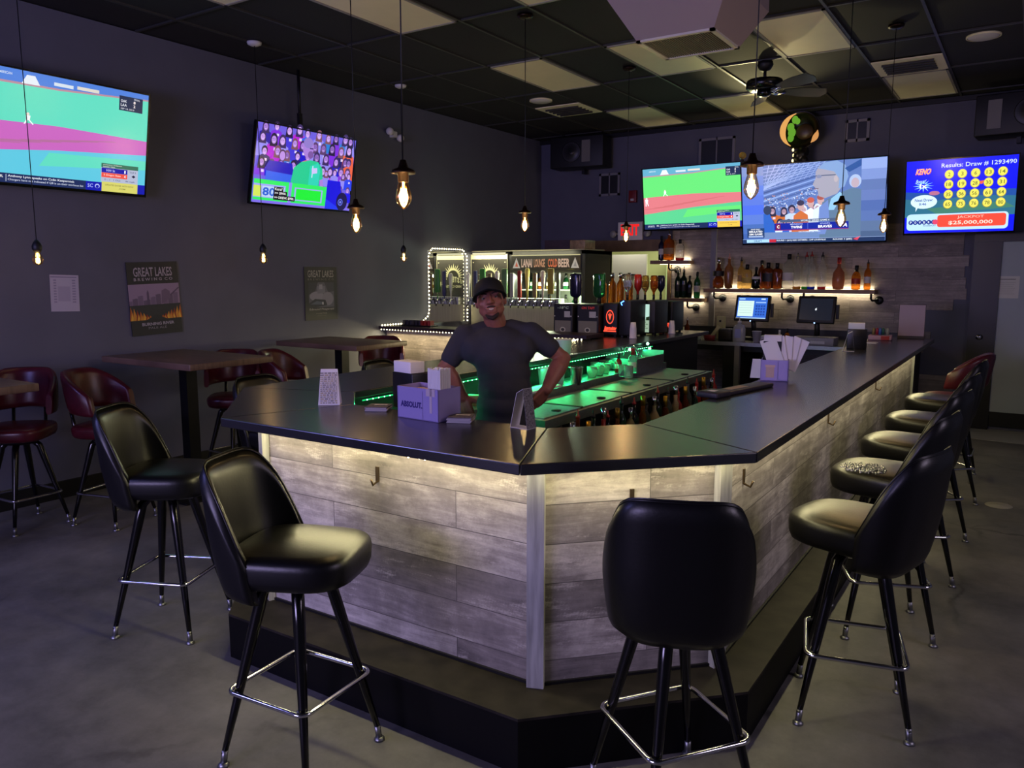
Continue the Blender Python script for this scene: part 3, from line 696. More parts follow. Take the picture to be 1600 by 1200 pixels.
# sequins on the second stool
sq = thing('sequin_patch', 'patch of silvery sequins lying on the seat of the second right stool', 'sequins', (-.585, 3.86, .79))
q = MB(); random.seed(3)
for k in range(260):
    a = random.random()*2*PI; r_ = math.sqrt(random.random()); p = (.10*r_*math.cos(a), .09*r_*math.sin(a)-.03, random.random()*.012)
    q.ball(p, .0045, 5, 3)
q = q.build('sequins', M_chrome, sq); tag(q, kind='stuff')
# burgundy stools: pad seat with a separate, gapped curved back on uprights
def pub_stool(loc, face, base, label, grp='burgundy stools at the high tables'):
    t = thing('pub_stool', label, 'bar stool', loc, face, grp)
    seat_mesh(M_red, t, z=.60, h=.10, r=.20)
    mb = MB(); N_ = 26; rows_ = []
    for i in range(N_+1):
        u = -1+2*i/N_; a = PI+u*R(105); au = abs(u)
        top = 1.045-.16*max(0, (au-.35)/.65)**1.5; bot = .775-.02*au; rows_.append((a, au, top, bot))
    def sec(a, au, top, bot):
        r0 = .235; r1 = .185; pts = []
        for j in range(12):
            b_ = 2*PI*j/12; cz = (top+bot)/2+ss(math.sin(b_), .5)*(top-bot)/2; rr_ = (r0+r1)/2+ss(math.cos(b_), .6)*(r0-r1)/2*(1 if au < .9 else .8)
            lean = .05*(cz-.75)/.3
            pts.append((math.cos(a)*rr_-lean, math.sin(a)*rr_, cz))
        return pts
    rings = [sec(*r_) for r_ in rows_]
    rings = [r_+[r_[0]] for r_ in rings]
    mb.grid(rings); mb._add(rings[0][:-1], [list(range(12))]); mb._add(rings[-1][:-1], [list(range(12))])
    mb.build('backrest', M_red, t, weld=True)
    for s_ in (-1, 1):
        MB().tube([(-.13, .09*s_, .60), (-.18, .10*s_, .66), (-.205, .10*s_, .80)], .012, 8).build('back_support', M_leg, t)
    legs(t, zt=.585, foot=.25, a0=base-face, ringz=.22, ringr=.226)
    return t
ps0 = pub_stool((-5.56, 2.50, 0), R(-45), R(4), 'burgundy stool at the left edge, back showing a violet sheen beside the cropped table')
place(ps0, (-5.15, 2.88, 0), R(25), R(15), 'burgundy stool turned sideways, left of the middle high table, under the white notice')
place(ps0, (-5.50, 4.15, 0), R(-48), 0, 'burgundy stool tucked behind the middle high table on its far side')
place(ps0, (-5.20, 4.52, 0), R(25), 0, 'burgundy stool turned sideways, left of the far high table')
place(ps0, (-5.50, 5.95, 0), R(-48), 0, 'burgundy stool on the far side of the far high table, below the lit ledge')
place(ps0, (-.48, 7.40, 0), R(178), 0, 'burgundy stool last in the row along the right side of the bar', 'burgundy stools at the high tables')

# high tables
def high_table(x0, x1, y0, y1, label, z=1.0):
    t = thing('high_table', label, 'table', ((x0+x1)/2, (y0+y1)/2, 0), group='high tables along the left wall')
    w2, d2_ = (x1-x0)/2, (y1-y0)/2
    MB().b2((-w2, -d2_, z-.045), (w2, d2_, z), bev=.006).build('tabletop', M_ttop, t)
    MB().b2((-.045, -.045, .012), (.045, .045, z-.045)).build('pedestal', M_dsteel, t)
    MB().b2((-.22, -.22, 0), (.22, .22, .014), bev=.005).build('base_plate', M_dsteel, t)
    MB().b2((-.25, -.2, z-.06), (.25, .2, z-.045)).build('mounting_plate', M_dsteel, t)
    return t
high_table(-5.80, -4.72, 3.22, 3.92, 'middle high table with brown wooden top below the flame poster', 1.07)
high_table(-5.80, -4.78, 4.86, 5.52, 'far high table with dark brown top below the ship poster', 1.07)
high_table(-5.80, -4.62, 1.45, 2.20, 'high table cut off by the left edge of the view', 1.07)

# ---------------------------------------------------------------- pendants
def bulb_glass():
    if 'amber_bulb_glass' in MATS: return MATS['amber_bulb_glass']
    m = bpy.data.materials.new('amber_bulb_glass'); m.use_nodes = True; MATS['amber_bulb_glass'] = m; nt = m.node_tree; nt.nodes.clear()
    o = nt.nodes.new('ShaderNodeOutputMaterial'); mx = nt.nodes.new('ShaderNodeMixShader'); t = nt.nodes.new('ShaderNodeBsdfTransparent'); g_ = nt.nodes.new('ShaderNodeBsdfGlossy'); lw = nt.nodes.new('ShaderNodeLayerWeight')
    t.inputs[0].default_value = (1.0, .80, .55, 1); g_.inputs['Color'].default_value = (1, .75, .45, 1); g_.inputs['Roughness'].default_value = .08; lw.inputs['Blend'].default_value = .35
    nt.links.new(lw.outputs['Facing'], mx.inputs[0]); nt.links.new(t.outputs[0], mx.inputs[1]); nt.links.new(g_.outputs[0], mx.inputs[2]); nt.links.new(mx.outputs[0], o.inputs[0]); return m
def pendant(x, y, zb, label, big=True):
    """zb: height of the lowest tip of the bulb"""
    t = thing('pendant_light', label, 'pendant light', (x, y, ZC), group='filament bulb pendants')
    MB().lathe([(.0, -.03), (.03, -.03), (.055, -.018), (.06, 0), (0, 0)], n=20).build('ceiling_cap', M_bronze if big else M_white, t)
    H_ = .118 if big else .088; b0 = zb-ZC
    MB().tube([(0, 0, -.02), (.002, 0, (b0+H_)*.5), (0, 0, b0+H_+.05)], .0028, 6).build('cord', M_black, t)
    sk = MB()
    if big:
        sk.lathe([(.0, .085), (.012, .085), (.016, .07), (.022, .055), (.045, .046), (.05, .036), (.048, .032), (.022, .036), (.021, 0), (0, 0)], (0, 0, b0+H_-.012), 20)
        sk.build('socket', M_bronze, t)
        pr = [(.0, 0), (.006, .002), (.018, .012), (.0295, .030), (.032, .045), (.030, .062), (.022, .09), (.015, .112), (.013, .118)]
    else:
        sk.lathe([(0, .085), (.008, .085), (.022, .065), (.030, .045), (.030, .025), (.018, 0), (0, 0)], (0, 0, b0+H_-.006), 16); sk.build('socket', M_black, t)
        pr = [(.0, 0), (.014, .003), (.028, .016), (.034, .036), (.029, .058), (.017, .078), (.013, .088)]
    MB().lathe(pr, (0, 0, b0), 20).build('glass_bulb', bulb_glass(), t)
    f = MB(); n_ = 8; ph = .05 if big else .03; z_ = b0+(.03 if big else .018)
    for k in range(n_):
        a = 2*PI*k/n_; r_ = .0105 if big else .009
        f.tube([(r_*math.cos(a), r_*math.sin(a), z_), (r_*math.cos(a+.3), r_*math.sin(a+.3), z_+ph)], .0022, 5)
    f.lathe([(.004, z_+ph), (.004, b0+H_)], n=6)
    fo = f.build('filament', emat('filament', (1.0, .62, .22), 30), t)
    point('pendant_glow', (x, y, zb+.05), 13 if big else 1.0, (1.0, .82, .47), .02)
    return t
zt = lambda p, X_, : onx(p[0], p[1], X_)
for (px_, py_, X_, l, bg_) in ((820, 362, -3.26, 'pendant bulb hanging above the bartender', 1), (978, 378, -3.25, 'pendant bulb hanging in front of the exit sign', 1),
        (557, 364, -3.28, 'pendant bulb hanging at the right corner of the game show television', 1), (631, 327, -2.12, 'large pendant bulb hanging left of the bartender, against the bare left wall', 1),
        (1173, 312, -1.03, 'large pendant bulb hanging between the baseball and stadium televisions', 1), (1313, 355, -1.03, 'pendant bulb hanging over the stadium television score banner', 1),
        (1380, 364, -1.02, 'pendant bulb hanging at the right edge of the stadium television', 1),
        (60, 415, -5.47, 'small pendant bulb at the far left above the white notice', 0), (412, 412, -5.48, 'small pendant bulb left of the ship poster', 0), (631, 409, -5.46, 'small pendant bulb beside the lit mirror', 0)):
    p = onx(px_, py_, X_); pendant(p.x, p.y, p.z, l, bool(bg_))
# smoke detector like cap
# ---------------------------------------------------------------- televisions
def television(loc, rot, w_, h_, label, draw, mount=True, emit=None):
    t = thing('television', label, 'television', loc, rot, 'wall televisions')
    b_ = .013
    bz = MB()
    for x0, y0, x1, y1 in ((-w_/2-b_, -h_/2-b_*1.6, w_/2+b_, -h_/2), (-w_/2-b_, h_/2, w_/2+b_, h_/2+b_), (-w_/2-b_, -h_/2, -w_/2, h_/2), (w_/2, -h_/2, w_/2+b_, h_/2)):
        bz.b2((x0, y0, -.03), (x1, y1, .006))
    bz.build('bezel', mat('gloss_black', '#060608', .2), t)
    MB().b2((-w_/2, -h_/2, -.05), (w_/2, h_/2, -.001)).build('housing', M_black, t)
    if mount:
        q = MB(); q.b2((-.12, -.1, -.16), (.12, .12, -.05)); q.build('wall_mount', M_dsteel, t)
    P = Pic(); draw(P, w_, h_); P.build('screen', emit or M_screen, t)
    return t
def ballgame(P, w, h, violet=False):
    o_ = .13 if violet else 0
    g1_, g2_ = ('#5fd7bd', '#5cc3dc') if violet else ('#63dc74', '#58c98c')
    dirt, sky = ('#c463bb', '#4f7fd6') if violet else ('#d6767f', '#5fa6c4')
    L_ = -w/2; X_ = lambda u: L_+u*w; Y_ = lambda v: h/2-v*h
    P.rect(X_(0), Y_(1), X_(1), Y_(0), g1_)
    P.poly([(X_(0), Y_(0)), (X_(0), Y_(.115)), (X_(.5), Y_(.1)), (X_(1), Y_(.045)), (X_(1), Y_(0))], sky)
    P.poly([(X_(0), Y_(.115)), (X_(0), Y_(.135)), (X_(.5), Y_(.118)), (X_(1), Y_(.06)), (X_(1), Y_(.045)), (X_(.5), Y_(.1))], '#b58a9a')
    P.poly([(X_(.18+o_), Y_(.11)), (X_(.27+o_), Y_(.107)), (X_(.245+o_), Y_(.03)), (X_(.205+o_), Y_(.032))], '#dfe6ef')
    P.text('AMERICAN', X_(.1+o_), Y_(.045), w*.07, h*.022, '#cfdbe6'); P.rect(X_(.34+o_), Y_(.08), X_(.44+o_), Y_(.05), '#cfdbe6'); P.rect(X_(.46+o_), Y_(.075), X_(.58+o_), Y_(.045), '#d8d3c8')
    P.poly([(X_(0), Y_(.75)), (X_(0), Y_(.47)), (X_(.5), Y_(.44)), (X_(1), Y_(.46)), (X_(1), Y_(.6)), (X_(.5), Y_(.66))], dirt)
    for k in range(6): P.poly([(X_(.1*k), Y_(.66-.02*k)), (X_(.1*k+.3), Y_(.63-.025*k)), (X_(.1*k+.32), Y_(.635-.025*k)), (X_(.1*k+.02), Y_(.67-.02*k))], '#b06a9a' if violet else '#c9696f')
    P.poly([(X_(0), Y_(1)), (X_(0), Y_(.75)), (X_(.5), Y_(.66)), (X_(1), Y_(.6)), (X_(1), Y_(1))], g2_)
    P.poly([(X_(.45), Y_(.69)), (X_(1), Y_(.66)), (X_(1), Y_(.75)), (X_(.4), Y_(.82))], g1_)
    def player(x, y, s, run):
        P.ell(x, y+s*.9, s*.13, s*.14, '#e8d9cf'); P.poly([(x-s*.2, y+s*.8), (x+s*.22, y+s*.78), (x+s*.16, y+s*.35), (x-s*.16, y+s*.35)], '#eef0f4')
        if run: P.poly([(x-s*.16, y+s*.4), (x+.0, y+s*.4), (x-s*.25, y), (x-s*.38, y+.0)], '#eef0f4'); P.poly([(x, y+s*.42), (x+s*.16, y+s*.4), (x+s*.5, y+s*.06), (x+s*.4, y)], '#eef0f4')
        else: P.poly([(x-s*.15, y+s*.4), (x, y+s*.4), (x-s*.05, y-s*.1), (x-s*.17, y-s*.1)], '#eef0f4'); P.poly([(x+.0, y+s*.4), (x+s*.14, y+s*.4), (x+s*.3, y-s*.05), (x+s*.2, y-s*.08)], '#eef0f4')
    player(X_(.225+o_*.9), Y_(.46), h*.1, True); player(X_(.03), Y_(.6), h*.13, False)
    P.rect(X_(.825), Y_(.19), X_(.965), Y_(.05), '#1c2b4c'); P.text('FINAL', X_(.93), Y_(.068), w*.035, h*.018, '#c8d0dc')
    P.text('OAK', X_(.852), Y_(.098), w*.035, h*.026, '#dfe6f0'); P.text('8', X_(.915), Y_(.098), w*.012, h*.026, '#ffffff')
    P.text('LAA', X_(.852), Y_(.135), w*.035, h*.026, '#dfe6f0'); P.text('2', X_(.915), Y_(.135), w*.012, h*.026, '#ffffff'); P.text('SEP 18, 2019', X_(.875), Y_(.172), w*.08, h*.018, '#c8d0dc')
    P.rect(X_(.735), Y_(.905), X_(.955), Y_(.73), '#aeb6cf'); P.rect(X_(.735), Y_(.765), X_(.955), Y_(.725), '#2c6b57')
    P.text('JOHNSON, R. THOMPSON', X_(.80), Y_(.74), w*.11, h*.012, '#d5ded9'); P.text('SERIES TIED', X_(.78), Y_(.757), w*.07, h*.011, '#d5ded9')
    P.rect(X_(.737), Y_(.815), X_(.89), Y_(.768), '#1212a0'); P.text('NW St', X_(.79), Y_(.792), w*.05, h*.024, '#b9c1ee'); P.text('1', X_(.875), Y_(.792), w*.008, h*.028, '#ffffff')
    P.rect(X_(.737), Y_(.862), X_(.89), Y_(.816), '#e85045'); P.text('5 Oregon State', X_(.80), Y_(.839), w*.1, h*.024, '#ffd9d2'); P.text('4', X_(.875), Y_(.839), w*.01, h*.028, '#ffffff')
    P.text('TOP 5', X_(.922), Y_(.79), w*.04, h*.018, '#3d4a78'); P.poly([(X_(.915), Y_(.83)), (X_(.928), Y_(.845)), (X_(.94), Y_(.83)), (X_(.928), Y_(.815))], '#1b2040'); P.text('0 - 1   1 Out      86 mph', X_(.845), Y_(.885), w*.18, h*.02, '#4a557c')
    P.rect(X_(0), Y_(1), X_(1), Y_(.915), '#1c2a58'); P.text('SPORTS', X_(.07), Y_(.953), w*.07, h*.03, '#cdd6e6'); P.text('NFL', X_(.14+o_*.55), Y_(.945), w*.025, h*.022, '#ffffff')
    P.rect(X_(.165+o_*.55), Y_(.99), X_(.168+o_*.55), Y_(.925), '#b6c0d8')
    P.text('Anthony Lynn speaks on Colin Kaepernick', X_(.345+o_*.55), Y_(.94), w*.34, h*.026, '#e2e7f2', .015); P.text('Chargers have not indicated if QB is on their workout list', X_(.37+o_*.55), Y_(.972), w*.39, h*.024, '#c3cbe0')
    P.rect(X_(.65), Y_(1), X_(.74), Y_(.915), '#0f18a8'); P.text('SC', X_(.675), Y_(.955), w*.03, h*.035, '#aab6f2'); P.ell(X_(.715), Y_(.955), w*.014, h*.022, '#aab6f2', 14); P.ell(X_(.715), Y_(.96), w*.009, h*.016, '#0f18a8', 14)
    P.rect(X_(.74), Y_(1), X_(.955), Y_(.905), '#d3cf6a' if violet else '#eec04c'); P.text('UPDATES ENTER WITH NOW', X_(.845), Y_(.935), w*.17, h*.016, '#7a7440'); P.text('.COM', X_(.86), Y_(.965), w*.04, h*.016, '#7a7440')
    P.rect(X_(.955), Y_(1), X_(1), Y_(.905), '#0f18a8')
def crowd(P, x0, y0, x1, y1, rows_, cols_, shirts, skins, hairs, seed=1, size=1.0):
    rn = random.Random(seed); dy = (y1-y0)/rows_; dx = (x1-x0)/cols_
    for r_ in range(rows_-1, -1, -1):
        for c_ in range(cols_):
            x = x0+(c_+.5+(r_ % 2)*.35+rn.uniform(-.15, .15))*dx; y = y0+(r_+.5+rn.uniform(-.1, .1))*dy; s_ = min(dx, dy)*size*rn.uniform(.9, 1.1)
            x = min(max(x, x0+s_*.45), x1-s_*.5); sk = rn.choice(skins); hr = rn.choice(hairs); sh = rn.choice(shirts)
            lo = max(y-s_*.9, y0-dy*.2)
            P.poly([(x-s_*.46, lo), (x-s_*.42, y-s_*.1), (x-s_*.15, y+s_*.02), (x+s_*.15, y+s_*.02), (x+s_*.42, y-s_*.1), (x+s_*.46, lo)], sh)
            P.ell(x, y+s_*.28, s_*.23, s_*.27, hr, 12)
            if rn.random() < .5: P.poly([(x-s_*.22, y+s_*.3), (x-s_*.27, y-s_*.15), (x+s_*.27, y-s_*.15), (x+s_*.22, y+s_*.3)], hr)
            P.ell(x, y+s_*.2, s_*.165, s_*.21, sk, 12)
            P.rect(x-s_*.09, y+s_*.23, x-s_*.04, y+s_*.26, '#4b3a78'); P.rect(x+s_*.04, y+s_*.23, x+s_*.09, y+s_*.26, '#4b3a78'); P.rect(x-s_*.07, y+s_*.08, x+s_*.07, y+s_*.11, '#e9d5ee')
            if rn.random() < .45: P.rect(x+s_*.02, y-s_*.35, x+s_*.2, y-s_*.2, '#d9cdf0')
def gameshow(P, w, h):
    X_ = lambda u: -w/2+u*w; Y_ = lambda v: h/2-v*h
    P.rect(X_(0), Y_(1), X_(1), Y_(0), '#6a5bd8')
    crowd(P, X_(0), Y_(.62), X_(1), Y_(.0), 4, 10, ['#1a16c8', '#2b1fa0', '#7b2fd8', '#3f35cf', '#2c63e0', '#8f86ea', '#241c6a', '#8f86ea', '#1a16c8', '#b11fd0', '#e8603f', '#2a7bd0'], ['#b58ae0', '#a67bd4', '#c79ce8', '#8b63b8'], ['#3a2a5e', '#5b3d6a', '#241a3c', '#7a4f5e'], 4, 1.45)
    crowd(P, X_(.62), Y_(.85), X_(1), Y_(.45), 2, 4, ['#1712e0', '#2840e8', '#8f86ea'], ['#b58ae0', '#c79ce8'], ['#5b3d6a', '#7a4f5e'], 9, 1.0)
    P.rect(X_(.1), Y_(.72), X_(.36), Y_(.56), '#2f5fe6'); P.poly([(X_(.08), Y_(.58)), (X_(.12), Y_(.45)), (X_(.34), Y_(.45)), (X_(.37), Y_(.6))], '#1610b8'); P.ell(X_(.24), Y_(.36), w*.035, h*.075, '#5b3d6a'); P.ell(X_(.24), Y_(.37), w*.026, h*.06, '#b98de0')
    # contestant in green
    P.poly([(X_(.34), Y_(.72)), (X_(.36), Y_(.5)), (X_(.43), Y_(.41)), (X_(.52), Y_(.37)), (X_(.60), Y_(.38)), (X_(.65), Y_(.46)), (X_(.665), Y_(.6)), (X_(.63), Y_(.62)), (X_(.63), Y_(.75)), (X_(.36), Y_(.75))], '#25c68f')
    P.poly([(X_(.52), Y_(.75)), (X_(.52), Y_(.45)), (X_(.6), Y_(.39)), (X_(.63), Y_(.5)), (X_(.62), Y_(.75))], '#2fcfb4')
    P.ell(X_(.485), Y_(.215), w*.055, h*.13, '#a77ed6', 20); P.ell(X_(.48), Y_(.15), w*.048, h*.07, '#8f79c8', 16); P.ell(X_(.515), Y_(.30), w*.03, h*.05, '#7a55a0', 12)
    P.rect(X_(.50), Y_(.225), X_(.535), Y_(.21), '#3f2f66'); P.rect(X_(.545), Y_(.6), X_(.555), Y_(.44), '#bfe0ee'); P.poly([(X_(.545), Y_(.55)), (X_(.60), Y_(.53)), (X_(.595), Y_(.46)), (X_(.54), Y_(.475))], '#c9c0f4')
    P.poly([(X_(.63), Y_(.62)), (X_(.665), Y_(.6)), (X_(.68), Y_(.72)), (X_(.65), Y_(.74))], '#a77ed6')
    # desk
    P.rect(X_(0), Y_(1), X_(.72), Y_(.70), '#2fe864'); P.rect(X_(0), Y_(1), X_(1), Y_(.965), '#7d6be4')
    P.rect(X_(.33), Y_(.97), X_(.36), Y_(.70), '#8b86ea'); P.rect(X_(0), Y_(.93), X_(.30), Y_(.755), '#9aa2ee'); P.rect(X_(0), Y_(.92), X_(.07), Y_(.78), '#cfe25c'); P.rect(X_(.08), Y_(.92), X_(.29), Y_(.78), '#b9d0f2')
    P.text('800', X_(.175), Y_(.85), w*.18, h*.11, '#2c5fd0', .03)
    P.rect(X_(.39), Y_(.93), X_(.68), Y_(.755), '#9aa2ee'); P.rect(X_(.405), Y_(.915), X_(.665), Y_(.77), '#1fe83a')
    P.poly([(X_(.72), Y_(1)), (X_(.72), Y_(.85)), (X_(.90), Y_(1))], '#1f34e8'); P.poly([(X_(.72), Y_(.86)), (X_(.72), Y_(.6)), (X_(.86), Y_(.6)), (X_(.92), Y_(.95)), (X_(.88), Y_(.98))], '#1410d8')
    P.ell(X_(.90), Y_(.88), w*.062, h*.13, '#16104a', 20); P.ell(X_(.885), Y_(.89), w*.028, h*.05, '#5a66e0', 16); P.ell(X_(.885), Y_(.89), w*.018, h*.033, '#16104a', 14); P.ell(X_(.885), Y_(.89), w*.01, h*.018, '#7a88f0', 12)
    P.rect(X_(.19), Y_(.83), X_(.28), Y_(.775), '#14101e'); P.text('Kurz?', X_(.235), Y_(.803), w*.07, h*.035, '#ffffff')
    P.rect(X_(.19), Y_(.885), X_(.32), Y_(.83), '#14101e'); P.text('>> $900.', X_(.255), Y_(.858), w*.11, h*.035, '#ffffff')
    P.rect(X_(.19), Y_(.945), X_(.40), Y_(.885), '#14101e'); P.text('>> DREW: $900.', X_(.295), Y_(.915), w*.19, h*.037, '#ffffff')
def stadium(P, w, h):
    X_ = lambda u: -w/2+u*w; Y_ = lambda v: h/2-v*h
    P.rect(X_(0), Y_(1), X_(1), Y_(0), '#6d8fe0')
    for k in range(8): P.rect(X_(0), Y_(.125*(k+1)), X_(.17), Y_(.125*k), ['#7d8fc4', '#6f86cc', '#5f7ed8', '#5a77d6', '#4d6ee0', '#5b7ad0', '#486bb4', '#3f60a8'][k])
    P.rect(X_(.16), Y_(.93), X_(.84), Y_(0), '#5b74b4')
    for k in range(9):   # roof ribs
        P.poly([(X_(.16), Y_(.30-.0*k+.01)), (X_(.16), Y_(.30)), (X_(.2+.05*k), Y_(0)), (X_(.206+.05*k), Y_(0))], '#9fb3e2')
    for k in range(7): P.poly([(X_(.16), Y_(.04+.045*k)), (X_(.56-.0*k), Y_(-.0+.022*k)), (X_(.56), Y_(.006+.022*k)), (X_(.16), Y_(.05+.045*k))], '#93a8dc')
    for k in range(11): P.poly([(X_(.17+.035*k), Y_(.30-.012*k)), (X_(.173+.035*k), Y_(.30-.012*k)), (X_(.25+.035*k), Y_(.0)), (X_(.246+.035*k), Y_(.0))], '#93a8dc')
    for k in range(6): P.poly([(X_(.16), Y_(.34+.035*k)), (X_(.55), Y_(.16+.035*k)), (X_(.55), Y_(.175+.035*k)), (X_(.16), Y_(.36+.035*k))], ['#3f5690', '#86a2dc', '#4a639f', '#8faae0', '#4a639f', '#7f9ad4'][k])
    rn = random.Random(5)
    for k in range(260):
        u = rn.uniform(.165, .6); v = rn.uniform(.40, .62)-.25*(u-.16)*1.1; P.rect(X_(u), Y_(v+.012), X_(u+.008), Y_(v), rn.choice(['#a9bfe8', '#3c4f86', '#c8d5ee', '#7c8fc4', '#b58a8a']))
    crowd(P, X_(.17), Y_(.86), X_(.6), Y_(.55), 2, 6, ['#b9cdf0', '#d8e4f4', '#3b62c8', '#9fb9ea', '#c4682f'], ['#c3a3b0', '#ab8a9c'], ['#3a3350', '#d6dcea', '#2b2a44'], 3, 1.5)
    for x, y, c_, hr in ((.50, .50, '#e3ebf6', '#c05a4a'), (.43, .53, '#c86a36', '#3a3350'), (.57, .47, '#d6e2f4', '#a4554e')):
        P.poly([(X_(x-.06), Y_(.9)), (X_(x-.05), Y_(y+.12)), (X_(x), Y_(y+.06)), (X_(x+.05), Y_(y+.12)), (X_(x+.06), Y_(.9))], c_)
        P.ell(X_(x), Y_(y), w*.024, h*.06, '#c4a0a2', 14); P.ell(X_(x), Y_(y-.035), w*.026, h*.035, hr, 14)
    P.poly([(X_(.16), Y_(.95)), (X_(.16), Y_(.62)), (X_(.2), Y_(.6)), (X_(.24), Y_(.75)), (X_(.25), Y_(.95))], '#2f62c0'); P.ell(X_(.19), Y_(.57), w*.03, h*.06, '#33405f')
    P.rect(X_(.16), Y_(.94), X_(.84), Y_(.86), '#6c86b8')
    # large man in a grey jacket, profile to the left
    P.poly([(X_(.56), Y_(.95)), (X_(.58), Y_(.5)), (X_(.66), Y_(.42)), (X_(.78), Y_(.34)), (X_(.84), Y_(.36)), (X_(.84), Y_(.95))], '#5d7796')
    P.poly([(X_(.62), Y_(.60)), (X_(.64), Y_(.46)), (X_(.70), Y_(.38)), (X_(.72), Y_(.42)), (X_(.66), Y_(.6))], '#8fc0e8'); P.poly([(X_(.55), Y_(.9)), (X_(.56), Y_(.56)), (X_(.62), Y_(.47)), (X_(.63), Y_(.75)), (X_(.6), Y_(.9))], '#6e86c6')
    P.poly([(X_(.535), Y_(.12)), (X_(.56), Y_(.05)), (X_(.64), Y_(.03)), (X_(.72), Y_(.12)), (X_(.72), Y_(.30)), (X_(.68), Y_(.40)), (X_(.60), Y_(.45)), (X_(.555), Y_(.42)), (X_(.55), Y_(.36)), (X_(.525), Y_(.30)), (X_(.515), Y_(.27)), (X_(.535), Y_(.20))], '#9f9cae')
    P.poly([(X_(.55), Y_(.08)), (X_(.59), Y_(.015)), (X_(.68), Y_(.0)), (X_(.735), Y_(.06)), (X_(.755), Y_(.2)), (X_(.73), Y_(.32)), (X_(.69), Y_(.34)), (X_(.695), Y_(.22)), (X_(.66), Y_(.13)), (X_(.6), Y_(.1))], '#7f9ccc')
    P.ell(X_(.672), Y_(.22), w*.014, h*.04, '#b5aab4'); P.rect(X_(.535), Y_(.175), X_(.67), Y_(.165), '#3e4c70'); P.ell(X_(.558), Y_(.18), w*.018, h*.022, '#7f86a6')
    P.rect(X_(.53), Y_(.33), X_(.555), Y_(.322), '#6a5566'); P.ell(X_(.8), Y_(.26), w*.04, h*.08, '#a9bbe0'); P.ell(X_(.8), Y_(.28), w*.026, h*.06, '#b8a4b4'); P.poly([(X_(.73), Y_(.1)), (X_(.84), Y_(0)), (X_(.84), Y_(.08)), (X_(.76), Y_(.15))], '#2f4f94')
    for k in range(8): P.rect(X_(.84), Y_(.125*(k+1)), X_(1), Y_(.125*k), ['#8fa4dc', '#7a8fcc', '#5f74ac', '#6478b4', '#5068a8', '#5870ac', '#5a7098', '#4a5f84'][k])
    P.rect(X_(.28), Y_(.735), X_(.72), Y_(.7), '#4a5a7c'); P.text('WORLD SERIES GAME 6', X_(.53), Y_(.718), w*.2, h*.022, '#dfe7f2')
    P.rect(X_(.24), Y_(.83), X_(.76), Y_(.745), '#14259a'); P.rect(X_(.24), Y_(.84), X_(.76), Y_(.83), '#8e2a6a'); P.text('MINNESOTA', X_(.40), Y_(.762), w*.09, h*.018, '#b9c6ee'); P.text('TWINS', X_(.40), Y_(.80), w*.08, h*.034, '#ffffff', .03)
    P.rect(X_(.478), Y_(.83), X_(.481), Y_(.75), '#5d73d8'); P.text('ATLANTA', X_(.60), Y_(.762), w*.07, h*.018, '#b9c6ee'); P.text('BRAVES', X_(.60), Y_(.80), w*.095, h*.034, '#ffffff', .03)
    P.rect(X_(.25), Y_(.825), X_(.285), Y_(.755), '#7a1838'); P.text('C', X_(.268), Y_(.79), w*.018, h*.04, '#ffffff', .03); P.text('A', X_(.735), Y_(.79), w*.03, h*.045, '#ffffff', .02, .3)
    P.text('OCTOBER 26, 1991', X_(.49), Y_(.862), w*.15, h*.02, '#d6dff0')
    P.rect(X_(.035), Y_(.925), X_(.165), Y_(.80), '#27406e'); P.text('DAYS ONLY', X_(.1), Y_(.815), w*.07, h*.016, '#ffffff'); P.text('EMULATED', X_(.1), Y_(.845), w*.1, h*.024, '#ffffff', .02); P.text('SIM GAME', X_(.1), Y_(.878), w*.1, h*.024, '#ffffff', .02); P.rect(X_(.045), Y_(.92), X_(.155), Y_(.9), '#9fb4dc')
    P.rect(X_(0), Y_(1), X_(1), Y_(.945), '#22345c'); P.rect(X_(.03), Y_(.99), X_(.2), Y_(.95), '#a6d3f2'); P.text('DRAFT', X_(.115), Y_(.97), w*.06, h*.024, '#2a4a7c')
    P.rect(X_(.2), Y_(.99), X_(.25), Y_(.95), '#c02a3c'); P.text('ROUND 1 (#10) REID DETMERS - LHP LOUISVILLE', X_(.43), Y_(.97), w*.35, h*.024, '#e3ebf8', .02); P.text('ROUND 3 (#82)', X_(.72), Y_(.97), w*.13, h*.024, '#e3ebf8', .02)
    P.poly([(X_(.79), Y_(.97)), (X_(.84), Y_(.93)), (X_(.82), Y_(.985))], '#d8455a'); P.rect(X_(0), Y_(.948), X_(1), Y_(.944), '#9db4e4')
